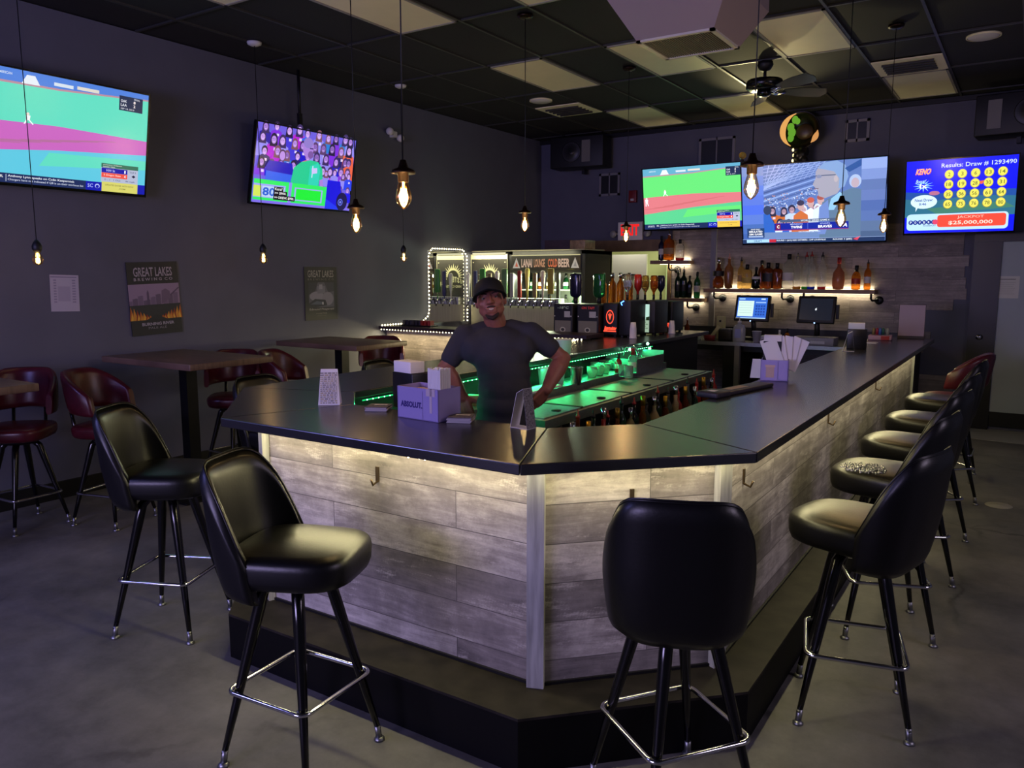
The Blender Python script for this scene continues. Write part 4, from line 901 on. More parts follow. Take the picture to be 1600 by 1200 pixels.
def keno(P, w, h):
    X_ = lambda u: -w/2+u*w; Y_ = lambda v: h/2-v*h
    P.rect(X_(0), Y_(1), X_(1), Y_(0), '#1018e8'); P.poly([(X_(0), Y_(.42)), (X_(.3), Y_(.46)), (X_(.6), Y_(.42)), (X_(1), Y_(.44)), (X_(1), Y_(.75)), (X_(0), Y_(.75))], '#1f4c9c')
    P.poly([(X_(0), Y_(.52)), (X_(.25), Y_(.56)), (X_(.6), Y_(.5)), (X_(1), Y_(.53)), (X_(1), Y_(.78)), (X_(0), Y_(.78))], '#2d6a86'); P.poly([(X_(.2), Y_(.66)), (X_(.9), Y_(.6)), (X_(1), Y_(.68)), (X_(.3), Y_(.74))], '#3f7a6a')
    P.ell(X_(.27), Y_(.45), w*.05, h*.03, '#b06a8c'); P.poly([(X_(.6), Y_(.33)), (X_(.72), Y_(.31)), (X_(.7), Y_(.36))], '#e05a4a')
    P.text('KENO', X_(.155), Y_(.15), w*.14, h*.085, '#f0562f', .05, .25); P.text('KENO', X_(.152), Y_(.147), w*.135, h*.08, '#ffb59a', .02, .25)
    P.text('Results: Draw # 1293490', X_(.655), Y_(.085), w*.66, h*.062, '#c8d8f4', .01)
    P.text('Bonus!', X_(.135), Y_(.28), w*.09, h*.05, '#bfe4f8', .01, .3)
    cx_, cy_ = X_(.165), Y_(.345)
    for k in range(12):
        a = 2*PI*k/12; P.poly([(cx_+w*.03*math.cos(a-.25), cy_+h*.03*math.sin(a-.25)), (cx_+w*.1*math.cos(a), cy_+h*.085*math.sin(a)), (cx_+w*.03*math.cos(a+.25), cy_+h*.03*math.sin(a+.25))], '#8fd0f4')
    P.text('1x', cx_, cy_, w*.07, h*.06, '#ffffff', .05)
    P.ell(X_(.175), Y_(.565), w*.125, h*.095, '#cfeaf4', 24); P.poly([(X_(.1), Y_(.63)), (X_(.12), Y_(.645)), (X_(.1), Y_(.70))], '#cfeaf4'); P.text('Next Draw:', X_(.175), Y_(.54), w*.17, h*.04, '#1c3f9c', .02); P.text('0:46', X_(.165), Y_(.595), w*.07, h*.035, '#1c3f9c', .02)
    nums = [[2, 3, 6, 13, 14], [18, 19, 28, 30, 31], [35, 36, 56, 61, 64], [65, 75, 76, 78, 80]]
    for r_, row in enumerate(nums):
        for c_, n_ in enumerate(row):
            x, y = X_(.40+.118*c_), Y_(.205+.135*r_); P.ell(x, y, w*.043, h*.062, '#b39a2c', 20); P.ell(x, y+h*.003, w*.039, h*.057, '#e8dc5c', 20); P.text(str(n_), x, y, w*(.022 if n_ < 10 else .045), h*.05, '#5c6a2a', .01)
    def rr(x0, y0, x1, y1, r_, c_):
        pts = []
        for (cx, cy, a0) in ((x1-r_, y1-r_, 0), (x0+r_, y1-r_, PI/2), (x0+r_, y0+r_, PI), (x1-r_, y0+r_, 1.5*PI)):
            for k in range(6): a = a0+PI/2*k/5; pts.append((cx+r_*math.cos(a), cy+r_*math.sin(a)))
        P.poly(pts, c_)
    rr(X_(.02), Y_(.965), X_(.95), Y_(.735), h*.05, '#b8dcf2'); rr(X_(.31), Y_(.925), X_(.93), Y_(.755), h*.035, '#f04a3a')
    P.text('JACKPOT', X_(.615), Y_(.795), w*.24, h*.045, '#ffb9a8', .01); P.text('$25,000,000', X_(.615), Y_(.87), w*.4, h*.06, '#ffd6c8', .02)
    for k, ch in enumerate('POWERB'):
        x = X_(.06+.043*k); P.ell(x, Y_(.85), w*.023, h*.033, '#1c2f8c' if k < 5 else '#24348c', 14); P.text(ch, x, Y_(.85), w*.018, h*.034, '#dce8f8', .02)
    P.ell(X_(.292), Y_(.85), w*.026, h*.036, '#d8456a', 16); P.text('POWERPLAY', X_(.24), Y_(.90), w*.12, h*.018, '#2c4a8c')
def tv_rot(base, tilt, yaw=0):
    m = Euler(base).to_matrix() @ Matrix.Rotation(yaw, 3, 'Y') @ Matrix.Rotation(tilt, 3, 'X')
    return m.to_euler()
M_tvL = paint_mat('lit_screen_left', 1.1)
television((-5.87, 3.07, 2.67), tv_rot(LEFT, R(11)), 1.33, .75, 'wall television showing a violet-tinted baseball field, far left', lambda P, w, h: ballgame(P, w, h, True), emit=M_tvL)
television((-5.82, 5.32, 2.66), tv_rot(LEFT, R(12)), 1.20, .69, 'wall television showing a game show contestant in green before a crowd', gameshow, emit=M_tvL)
television((-3.585, 9.5, 2.62), tv_rot(BACK, R(9)), 1.29, .745, 'back wall television showing a green baseball field, left of the other two', ballgame)
television((-2.145, 9.36, 2.475), tv_rot(BACK, R(13)), 1.54, .88, 'back wall television showing a stadium crowd and a grey haired man', stadium)
television((-.70, 9.38, 2.475), tv_rot(BACK, R(12)), .985, .74, 'back wall television showing yellow numbered balls and a red jackpot banner', keno)
# soft light the screens throw into the room




# ---------------------------------------------------------------- the bartender
DM = 4.22
def Q(x, y, dd=0): return at(x, y, DM+dd)
KS = DM/FPX                                    # metres per pixel at his distance
body = MB()
def cap_(mb, p0, r0, p1, r1, n=14, sq=1.0):
    p0, p1 = Vector(p0), Vector(p1); t = (p1-p0)
    if t.length < 1e-5: mb.ball(p0, r0, n, 8); return
    T = t.normalized(); path = []; rr_ = []
    for k in range(5):
        a = PI/2*(1-k/4); path.append(p0-T*r0*math.sin(a)); rr_.append(max(1e-4, r0*math.cos(a)))
    for k in range(1, 5):
        a = PI/2*k/4; path.append(p1+T*r1*math.sin(a)); rr_.append(max(1e-4, r1*math.cos(a)))
    path.insert(5, p0.lerp(p1, .5)); rr_.insert(5, (r0+r1)/2)
    mb.tube(path, rr_, n)
def ellipsoid(mb, c, ax, r):
    """ax: three axes (right, up, forward), r: radii"""
    M = Matrix.Identity(4)
    for i in range(3):
        for j in range(3): M[j][i] = ax[i][j]*r[i]
    M.translation = Vector(c); old = mb.M; mb.M = M
    mb.lathe([(math.sin(PI*i/12), -math.cos(PI*i/12)) for i in range(13)][0:13] if False else [(max(1e-4, math.sin(PI*i/12)), -math.cos(PI*i/12)) for i in range(13)], n=20); mb.M = old
fwd = Vector((-_fw.x, -_fw.y, 0)).normalized(); rgt = _rt; upz = Vector((0, 0, 1))
def V(x, y, f=0): return Q(x, y)+fwd*f
# head frame: tilted towards the picture left, chin lifted
roll = R(-9); nod = R(8)
hu = (upz*math.cos(roll)+rgt*math.sin(roll)).normalized()
hr = rgt*math.cos(roll)-upz*math.sin(roll); hf = (fwd*math.cos(nod)+hu*math.sin(nod)).normalized(); hu = hf.cross(hr).normalized()
HC = V(766.5, 469, .02); AX = (hr, hu, hf)
def hp(a, b_, c): return HC+hr*a+hu*b_+hf*c
def hel(c, r): ellipsoid(body, hp(*c), (hr, hf, hu), (r[0], r[2], r[1]))
hel((0, .035, -.015), (.074, .082, .092)); hel((0, -.02, .012), (.070, .082, .074)); hel((0, -.065, .024), (.060, .042, .054)); hel((-.035, -.05, .02), (.034, .035, .035)); hel((.035, -.05, .02), (.034, .035, .035))
hel((0, -.088, .048), (.028, .02, .026)); hel((-.04, -.02, .055), (.024, .022, .02)); hel((.04, -.02, .055), (.024, .022, .02))
cap_(body, hp(0, .018, .078), .009, hp(0, -.018, .098), .0135); hel((-.013, -.022, .088), (.010, .008, .012)); hel((.013, -.022, .088), (.010, .008, .012))
cap_(body, hp(-.045, .026, .066), .009, hp(.045, .026, .066), .009); cap_(body, hp(-.022, -.052, .079), .0075, hp(.022, -.052, .079), .0075); cap_(body, hp(-.02, -.066, .075), .008, hp(.02, -.066, .075), .008)
for s_ in (-1, 1): hel((s_*.076, -.005, -.01), (.010, .030, .018))
cap_(body, hp(0, -.05, -.01), .056, V(776, 512, -.02), .062); cap_(body, hp(0, -.085, .03), .03, V(776, 508, .02), .04)
# trunk, legs
cap_(body, V(737, 526, -.02), .045, V(816, 524, -.02), .045); cap_(body, V(778, 562, 0), .11, V(786, 610, .02), .115); cap_(body, V(766, 655), .08, V(812, 655), .08)
hipL, hipR = V(770, 662), V(808, 662)
def leg_(mb, h, side, g=0):
    k = Vector((h.x, h.y, .46))+rgt*side*.03+fwd*.03; a = Vector((h.x, h.y, .09))+rgt*side*.06
    cap_(mb, h, .085+g, k, .055+g); cap_(mb, k, .055+g, a, .04+g)
leg_(body, hipL, -1); leg_(body, hipR, 1)
# arms
def hand(mb, wr, d, pn, side, curl, sc=1.0):
    """wr wrist, d direction of the fingers, pn direction the palm faces, side +1/-1 where the thumb is"""
    d = d.normalized(); pn = (pn-d*pn.dot(d)).normalized(); ac = d.cross(pn)*side          # ac: towards the thumb
    for t_, w_ in ((-.030, .0), (-.010, .0), (.010, 0), (.029, 0)):
        cap_(mb, wr+ac*t_*.7, .016, wr+d*.085*sc+ac*t_, .0125)
    ls = ((.029, .042, .026, .018, .0095), (.010, .046, .029, .019, .0098), (-.010, .043, .027, .018, .0093), (-.029, .033, .021, .016, .0082))
    for k, (o_, a, b_, c, r_) in enumerate(ls):
        p = wr+d*(.088-.004*abs(k-1))*sc+ac*o_; ang = 0; sp = ac*(o_*2.2)
        dir_ = (d+sp).normalized()
        for L_, cu, rr_ in ((a, curl[0], r_), (b_, curl[1], r_*.92), (c, curl[2], r_*.84)):
            ang += cu+.05*k; q = p+(dir_*math.cos(ang)+pn*math.sin(ang))*L_*sc; cap_(mb, p, rr_, q, rr_*.93, 10); p = q
    p = wr+d*.02+ac*.026+pn*.006; q = p+(d*.5+ac*.75+pn*.25).normalized()*.042; r2 = q+(d*.85+ac*.35+pn*.3).normalized()*.032; r3 = r2+(d*.95+ac*.1+pn*.35).normalized()*.026
    cap_(mb, p, .017, q, .013); cap_(mb, q, .0125, r2, .0112); cap_(mb, r2, .0112, r3, .0095)
shL, shR = V(726, 524, -.01), V(830, 520, -.01)
elL, elR = V(696, 576, .0), V(880, 562, -.05)
wrL = V(722, 622, -.03)
wrR = V(853, 606, .06)
for (a, e, w_) in ((shL, elL, wrL), (shR, elR, wrR)):
    cap_(body, a, .052, e, .043); cap_(body, e, .045, e.lerp(w_, .3), .050); cap_(body, e.lerp(w_, .3), .050, w_, .031)
hand(body, wrL, (V(728, 640, -.03)-wrL), (-fwd+rgt*.3), 1, (.15, .35, .3))
hand(body, wrR, (V(829, 634, .07)-wrR), -fwd*.6-rgt*.8, 1, (.25, .35, .3))
skin = mat('skin', '#8a5548', .5, noise=.12, nscale=30)
person = thing('person', 'bartender in dark t-shirt and black cap, hand on hip, smiling behind the bar', 'person', (hipL.x/2+hipR.x/2, hipL.y/2+hipR.y/2, 0))
bo = remesh(body, .0052, 3, .5); bo.build('body', skin, person, world=True)
# eyes, brows, teeth, goatee
for s_ in (-1, 1):
    q = MB(); ellipsoid(q, hp(s_*.031, .006, .0705), (hr, hf, hu), (.0125, .0045, .0055)); q.build('eye', mat('eye_white', '#6e625c', .3), person, world=True)
    q = MB(); ellipsoid(q, hp(s_*.031, .006, .0745), (hr, hf, hu), (.0050, .003, .0042)); q.build('pupil', M_black, person, world=True)
    q = MB(); q.tube([hp(s_*.014, .026, .078), hp(s_*.032, .032, .076), hp(s_*.05, .026, .066)], [.003, .004, .0025], 8); q.build('eyebrow', mat('brown_hair', '#2a1d18', .8), person, world=True)
q = MB(); pts = [hp(x, -.057+abs(x)*.30, .0845-abs(x)*.35) for x in (-.030, -.018, 0, .018, .030)]; q.tube(pts, [.002, .0045, .0060, .0045, .002], 8); q.build('teeth', mat('teeth', '#b8a79c', .3), person, world=True)
q = MB(); q.tube([hp(-.034, -.078, .062), hp(-.02, -.094, .070), hp(0, -.103, .074), hp(.02, -.094, .070), hp(.034, -.078, .062)], [.006, .011, .013, .011, .006], 10)
q.tube([hp(-.032, -.052, .070), hp(-.015, -.043, .084), hp(0, -.041, .087), hp(.015, -.043, .084), hp(.032, -.052, .070)], [.003, .005, .0045, .005, .003], 8)
remesh(q, .003, 2).build('goatee', mat('brown_hair'), person, world=True)
# cap
cp = MB(); cap_up = hu*.97-hf*.24; cap_up.normalize(); cf = (hf-cap_up*hf.dot(cap_up)).normalized()
M = Matrix.Identity(4)
for j in range(3): M[j][0], M[j][1], M[j][2] = hr[j], cf[j], cap_up[j]
M.translation = hp(0, .048, -.012); cp.M = M
cp.lathe([(.084, -.030), (.089, -.022), (.088, .008), (.078, .038), (.054, .060), (.02, .069), (.006, .070), (.001, .074)], n=28, sy=1.10, sx=.93)
co = cp.build('cap', mat('black_cotton', '#0e0e11', .8), person, world=True)
br_ = MB(); br_.M = M; top_ = []; bot_ = []
rows_ = []
for i in range(15):
    a = R(28)+R(124)*i/14; r0, r1 = .086, .086+.078*max(0, math.sin((a-R(28))/R(124)*PI))**.6
    dz = -.024*abs(math.cos(a))-.006
    rows_.append([(math.cos(a)*r0*.93, math.sin(a)*r0*1.1, -.022+dz*.5), (math.cos(a)*r1*.95, math.sin(a)*r1*1.1, -.040+dz), (math.cos(a)*r1*.95, math.sin(a)*r1*1.1, -.045+dz), (math.cos(a)*r0*.93, math.sin(a)*r0*1.1, -.028+dz*.5)])
br_.grid(rows_); br_.build('cap_brim', mat('black_cotton'), co, world=True)
# t-shirt
sh = MB()
cap_(sh, V(757, 515, -.03), .047, V(728, 525, -.02), .053); cap_(sh, V(799, 512, -.03), .047, V(832, 522, -.02), .053)
cap_(sh, V(734, 527, -.02), .054, V(822, 525, -.02), .054); cap_(sh, V(744, 544, .01), .090, V(812, 544, .01), .090)
for (y, wpx, dpt, f) in ((538, 47, .115, .0), (560, 46, .128, .01), (582, 43, .138, .02), (606, 43, .145, .035), (630, 45, .145, .03), (652, 46, .138, .01)):
    cx = 779+min(10, (y-540)*.2)
    ellipsoid(sh, V(cx, y, f-.0), (rgt, fwd, upz), (wpx*KS, dpt, .10))
ellipsoid(sh, V(789, 668, 0), (rgt, fwd, upz), (46*KS, .135, .05))
cap_(sh, shL, .062, shL.lerp(elL, .66), .062); cap_(sh, shR, .062, shR.lerp(elR, .56), .062)
cap_(sh, V(754, 516, -.035), .050, V(798, 514, -.035), .050)
so = remesh(sh, .0085, 12, .6); so.build('t_shirt', mat('charcoal_cotton', '#30303a', .85, noise=.15, nscale=14, bump=.3), person, world=True)
tr = MB(); leg_(tr, hipL, -1, .016); leg_(tr, hipR, 1, .016); ellipsoid(tr, V(789, 668), (rgt, fwd, upz), (.166, .13, .11))
remesh(tr, .012, 3).build('trousers', mat('black_denim', '#0d0e12', .8), person, world=True)
for s_, h_ in ((-1, hipL), (1, hipR)):
    q = MB(); a = Vector((h_.x, h_.y, 0))+rgt*s_*.06; cap_(q, a+upz*.05-fwd*.04, .045, a+upz*.042+fwd*.13, .04); q.box(a+upz*.012+fwd*.045, (.09, .28, .024), math.atan2(fwd.y, fwd.x)-PI/2)
    remesh(q, .008, 2).build('shoe', M_black, person, world=True)

# ---------------------------------------------------------------- lit ledge, mirror, coolers and taps at the back left
M_led2 = emat('rope_diode', (1.0, .86, .5), 14)
lg = thing('lit_ledge', 'plank-faced half wall with a dark ledge edged in warm rope light', 'half wall', (-4.9, 6.6, 0))
q = MB(); q.b2((-6.0, 6.58, 0), (-3.93, 6.66, 1.08)); q.build('plank_front', M_wood2, lg, world=True)
q = MB(); q.b2((-6.005, 6.46, 1.084), (-3.42, 6.82, 1.115)); q.build('ledge_top', mat('dark_ledge', '#2c2026', .4), lg, world=True)
q = MB(); q.b2((-3.95, 6.62, 1.071), (-3.46, 6.66, 1.084)); q.build('spacer', M_black, lg, world=True)
for k in range(62):
    q = MB(); q.ball((-5.98+k*.041, 6.475, 1.077), .0055, 6, 4); q.build('diode', M_led2, lg, world=True)
area('ledge_lamp', (-4.75, 6.50, 1.072), (R(-25), 0, 0), 2.4, .02, 26, (1.0, .85, .45))
# mirror on the left wall with a string of lights round it
my0, my1, mz0, mz1 = 7.36, 8.05, 1.10, 1.95
mi = thing('wall_mirror', 'tall frameless mirror on the left wall reflecting the beer taps', 'mirror', (XL, (my0+my1)/2, (mz0+mz1)/2), LEFT)
MB().b2((-(my1-my0)/2, -(mz1-mz0)/2, 0), ((my1-my0)/2, (mz1-mz0)/2, .012)).build('mirror_glass', mat('mirror', '#e6e8e4', .01, metal=1), mi)
MB().b2((-(my1-my0)/2-.012, -(mz1-mz0)/2-.012, 0), ((my1-my0)/2+.012, (mz1-mz0)/2+.012, .006)).build('backing', M_steel, mi)
sl = thing('string_light', 'string of round warm lights framing the mirror and running down onto the ledge', 'string light', (XL+.02, my0, 1.1))
path = [(-6.0, 6.50, 1.122), (-6.0, 7.05, 1.12), (-6.0, 7.22, 1.14), (-6.0, 7.30, 1.19)]
X_ = -6.005; yA, yB, zB = my0-.03, my1+.04, mz1+.035
path += [(X_, yA, 1.25), (X_, yA, zB-.08), (X_, yA+.06, zB), (X_, yB-.08, zB), (X_, yB, zB-.08), (X_, yB, 1.10)]
P_ = [Vector(p) for p in path]; Ls = [(P_[i+1]-P_[i]).length for i in range(len(P_)-1)]; tot = sum(Ls)
q = MB(); q.tube(P_, .0025, 5); q.build('wire', M_white, sl, world=True)
nb = 72
for k in range(nb):
    d_ = tot*k/(nb-1); i = 0
    while i < len(Ls)-1 and d_ > Ls[i]: d_ -= Ls[i]; i += 1
    p = P_[i].lerp(P_[i+1], min(1, d_/Ls[i])); q = MB(); q.ball(p+Vector((.012, 0, 0)), .0075, 8, 5); q.build('bulb', M_led2, sl, world=True)
# bowl of packets on the ledge
t = thing('packet_tray', 'low tray of red and dark packets standing on the lit ledge before the mirror', 'tray', (-5.62, 6.68, 1.116))
MB().b2((-.2, -.06, 0), (.22, .07, .012)).build('tray', M_dsteel, t)
for k in range(9):
    MB().box((-.17+.042*k, .005*(k % 3), .037), (.034, .08, .05), R(8*(k % 3)-8)).build('packet', mat('packet_red' if k > 5 else 'packet_dark', '#8c2420' if k > 5 else '#2a2530', .5), t)
# board with the sun sign
YC = 8.22
sb = thing('beer_sign_board', 'chalk black board with a sunburst and lettering over a white lettered panel', 'sign', (-5.73, YC, 1.4), BACK)
P = Pic(); W_, x0 = .56, -.29
P.rect(-.29, -.9, .27, .53, '#e0dcb4'); P.rect(-.28, -.02, .265, .47, '#33312b'); P.rect(-.28, .475, .265, .52, '#d3cfa8'); P.rect(-.28, -.62, .265, -.03, '#e2ddb4')
cx_, cy_ = .0, .245
for k in range(15):
    a = PI*(k+.1)/14.2; r0, r1 = .10, .16+.02*(k % 2)
    P.poly([(cx_+r0*math.cos(a-.1), cy_+r0*math.sin(a-.1)), (cx_+r1*math.cos(a+.06), cy_+r1*math.sin(a+.06)), (cx_+r0*math.cos(a+.1), cy_+r0*math.sin(a+.1))], '#d8d4a8')
P.ell(cx_, cy_, .112, .112, '#d8d4a8', 24, 0, PI); P.ell(cx_, cy_, .088, .088, '#33312b', 24, 0, PI)
for k, ch in enumerate('TWISTED TEA'):
    if ch == ' ': continue
    u = -1+2*k/10; P.text(ch, .215*u, .215-.06*u*u, .034 if ch != 'I' else .014, .075-.012*abs(u), '#e0dcb4', .05, -.2*u)
P.text('HARD ICED TEA', 0, .125, .26, .035, '#e0dcb4', .02); P.ell(-.25, .43, .008, .008, '#d3cfa8', 8); P.ell(.235, .43, .008, .008, '#d3cfa8', 8)
P.text('ABSOLUT', -.03, -.21, .42, .09, '#4a463c', .04)
P.build('face', M_print, sb, (0, 0, .012)); MB().b2((-.29, -1.39, -.02), (.27, .53, .011)).build('board', mat('chalk_board', '#2a2822', .6), sb)
# glass door beer cooler
co_ = thing('beer_cooler', 'tall black glass-door beer cooler with a lit lettered header', 'cooler', (-4.92, YC+.36, 0))
cx0, cx1 = -5.44, -4.38
fr = MB()
for a, b_ in (((cx0, YC, 0), (cx0+.05, YC+.7, 1.96)), ((cx1-.05, YC, 0), (cx1, YC+.7, 1.96)), ((cx0, YC, 1.92), (cx1, YC+.7, 1.96)), ((cx0, YC+.66, 0), (cx1, YC+.7, 1.96)), ((cx0, YC, 0), (cx1, YC+.7, .2))):
    fr.b2(a, b_)
fr.build('cabinet', M_black, co_, world=True)
q = MB(); q.b2((cx0+.05, YC+.62, .2), (cx1-.05, YC+.655, 1.7)); q.build('back_liner', mat('white_liner', '#cfd6c8', .5), co_, world=True)
q = MB(); q.b2((cx0+.05, YC-.005, 1.70), (cx1-.05, YC+.12, 1.92)); q.build('header_box', M_black, co_, world=True)
P = Pic(); hw = .48
P.rect(-hw, -.085, hw, .085, '#17130f'); P.rect(-hw, .088, hw, .10, '#d8cf98')
for s_ in (-1, 1):
    P.poly([(s_*.41-.055, -.06), (s_*.41+.055, -.06), (s_*.41, .065)], '#b8b0a4'); P.poly([(s_*.41-.02, -.04), (s_*.41+.025, -.045), (s_*.41+.004, .02)], '#c05a40' if s_ < 0 else '#8a8680')
for w_, x, c_ in (('LANAI', -.26, '#d8b49c'), ('LOUNGE', -.08, '#c9906c'), ('COLD', .105, '#d86a40'), ('BEER', .26, '#d8b49c')): P.text(w_, x, 0, .155 if w_ != 'COLD' else .13, .10, c_, .03)
M_hdr = paint_mat('lit_header', .8); o = P.build('header_sign', M_hdr, co_); o.matrix_basis = Matrix.Translation((0, -.367, 1.815)) @ Euler(BACK).to_matrix().to_4x4()
for z_ in (.62, .95, 1.22, 1.48):
    q = MB(); q.b2((cx0+.06, YC+.12, z_), (cx1-.06, YC+.6, z_+.012)); q.build('wire_shelf', M_white, co_, world=True)
q = MB(); q.b2((cx1-.14, YC+.14, .3), (cx1-.115, YC+.17, 1.66)); q.build('lamp_tube', emat('cool_tube', (.75, 1.0, .62), 9), co_, world=True)
area('cooler_lamp', (-4.9, YC+.12, 1.66), (R(-30), 0, 0), .9, .06, 40, (.86, 1.0, .66)); area('cooler_lamp', (cx1-.15, YC+.2, 1.0), (0, R(90), 0), 1.2, .05, 20, (.8, 1.0, .6))
for k, x in enumerate((cx0+.36, cx0+.70)):
    q = MB(); q.b2((x-.02, YC-.012, .25), (x+.02, YC+.02, 1.70)); q.build('door_frame', M_dsteel, co_, world=True)
# long header shelf line over board and cooler
q = MB(); q.b2((-6.0, YC-.02, 1.962), (cx1, YC+.5, 1.975)); q.build('top_trim', mat('pale_trim', '#8f8b72', .5), co_, world=True)
q = MB(); q.b2((-5.98, YC-.03, 1.925), (-5.48, YC-.018, 1.95)); q.build('light_strip', emat('strip_cream', (1.0, .93, .6), .9), co_, world=True)
area('sign_strip_lamp', (-5.25, YC-.10, 1.955), (R(14), 0, 0), 1.4, .03, 9, (1.0, .93, .6))
# boxes and bottles inside and on the cooler
rn = random.Random(11)
t = thing('beer_carton', 'dark purple printed carton lying on top of the cooler', 'carton', (-4.78, YC+.2, 1.976), R(2))
MB().b2((-.20, -.12, 0), (.14, .12, .11)).build('box', mat('purple_carton', '#3a2230', .4, noise=.5, nscale=20), t)
t = thing('beer_carton', 'pale glossy wrapped carton on top of the cooler, right of the purple one', 'carton', (-4.53, YC+.2, 1.976), R(-4))
MB().b2((-.10, -.12, 0), (.11, .12, .105), bev=.01).build('box', mat('tan_carton', '#a08868', .3, noise=.5, nscale=18), t)
nth_ = ['leftmost', 'second from left', 'third from left', 'fourth from left', 'fifth from left', 'sixth from left', 'rightmost']
for r_, z_ in enumerate((1.22, 1.48)):
    for k in range(7):
        gl = ['clear', 'green', 'amber', 'gold'][(k+r_) % 4]
        bottle('small', gl, .2, f'{gl} beer bottle inside the cooler, {("upper", "lower")[1-r_]} visible shelf, {nth_[k]}', (cx0+.17+k*.12, YC+.28, z_+.013), grp='bottles inside the cooler', lab='white')
# tap rail with faucets and handles
tr_ = thing('beer_tap_rail', 'long stainless beer tap rail with a row of assorted tap handles', 'beer taps', (-5.3, 8.0, 1.3))
q = MB(); q.b2((-5.95, 8.02, 1.30), (-4.62, 8.16, 1.395)); q.b2((-5.9, 8.16, 1.32), (-5.86, YC+.0, 1.37)); q.b2((-4.7, 8.16, 1.32), (-4.66, YC, 1.37)); q.build('rail', M_steel, tr_, world=True)
q = MB()
for k in range(26):
    x = -5.93+k*.05; q._add([(x, 8.018, 1.302), (x+.012, 8.018, 1.302), (x+.032, 8.018, 1.392), (x+.02, 8.018, 1.392)], [(0, 1, 2, 3)])
q.build('rail_stripes', mat('dark_stripe', '#3c3a3c', .4), tr_, world=True)
HC_ = [('#c8c6be', 'paddle'), ('#2a2c58', 'tall'), ('#2f7a2c', 'wide'), ('#6a5a3a', 'tall'), ('#c9c4b4', 'paddle'), ('#5a7a4c', 'wide'), ('#9c9a90', 'tall'), ('#8a241c', 'tall'), ('#d0c060', 'paddle'), ('#8a7448', 'tall'),
       ('#c8b8a8', 'paddle'), ('#9a8a30', 'wide'), ('#28304c', 'wide'), ('#1a1618', 'round'), ('#8a8a92', 'paddle')]
for k, (c_, sh_) in enumerate(HC_[:12]):
    x = -5.88+k*.108
    f_ = MB(); f_.tube([(x, 8.02, 1.36), (x, 7.96, 1.36), (x, 7.94, 1.34), (x, 7.93, 1.28)], [.012, .012, .011, .008], 8); f_.build('faucet', M_chrome, tr_, world=True)
    h_ = MB(); z_ = 1.375; hh = .29+.03*((k*7) % 3)
    if sh_ == 'tall': h_.box((x, 7.965, z_+.03+hh/2), (.048, .03, hh), bev=.008); 
    elif sh_ == 'wide': h_.box((x, 7.965, z_+.05+hh/2), (.078, .03, hh*.85), bev=.01)
    elif sh_ == 'round': h_.tube([(x, 7.965, z_+.03), (x, 7.965, z_+.16)], [.012, .02], 8); h_.ball((x, 7.965, z_+.21), .045, 14, 8, (1, .4, 1.2))
    else: h_.tube([(x, 7.965, z_+.02), (x, 7.965, z_+.14), (x, 7.965, z_+hh)], [.009, .018, .03], 10); h_.ball((x, 7.965, z_+hh), .032, 12, 8, (1, .6, 1))
    h_.tube([(x, 7.965, z_-.01), (x, 7.965, z_+.06)], .007, 6)
    ho = h_.build('tap_handle', mat('tap_colour_%d' % k, c_, .4), tr_, world=True)
    if sh_ in ('wide', 'round'):
        P = Pic(.0002); 
        if sh_ == 'round': P.ell(0, 0, .03, .036, '#c06050', 16)
        else: P.rect(-.022, -.06, .022, .02, '#c9c4a8' if k != 5 else '#274a24')
        o = P.build('badge', M_print, ho); o.matrix_basis = Matrix.Translation(chain(ho).inverted() @ Vector((x, 7.946 if sh_ == 'round' else 7.951, z_+.21))) @ Euler(BACK).to_matrix().to_4x4()
# pale panel under the taps
q = MB(); q.b2((-5.98, 8.17, .9), (-4.5, 8.2, 1.30)); o = q.build('splash_panel', mat('cream_panel', '#b8b48c', .35, noise=.15, nscale=3, stretch=(20, 1, 1)), tr_, world=True)
# low counter behind the half wall
lc = thing('tap_counter', 'low dark counter under the beer taps behind the half wall', 'counter', (-4.95, 7.4, 0))
q = MB(); q.b2((-6.0, 6.9, .88), (-3.97, 8.15, .92)); q.build('countertop', M_top, lc, world=True)
q = MB(); q.b2((-5.98, 6.95, 0), (-4.0, 8.12, .88)); q.build('cabinet', M_black, lc, world=True)

# ---------------------------------------------------------------- chilled shot machines on the left arm
def machine(x0, x1, y0, y1, z1, label, face=None, side=None, lip=True):
    t = thing('shot_machine', label, 'drink dispenser', ((x0+x1)/2, (y0+y1)/2, 1.071), group='shot machines on the bar')
    w2, d2_, h = (x1-x0)/2, (y1-y0)/2, z1-1.071
    b_ = MB(); b_.b2((-w2, -d2_, .015), (w2, d2_, h), bev=.012); b_.build('body', M_black, t)
    f_ = MB()
    for a in (-1, 1):
        for c in (-1, 1): f_.b2((a*(w2-.03)-.012, c*(d2_-.03)-.012, 0), (a*(w2-.03)+.012, c*(d2_-.03)+.012, .016))
    f_.build('feet', M_black, t)
    if face: o = face(w2, h).build('front_panel', M_print if face is not mface_logo else M_sign, t); o.matrix_basis = Matrix.Translation((0, -d2_-.001, h/2)) @ Euler(BACK).to_matrix().to_4x4()
    return t
M_sign = paint_mat('lit_sign', 2.2)
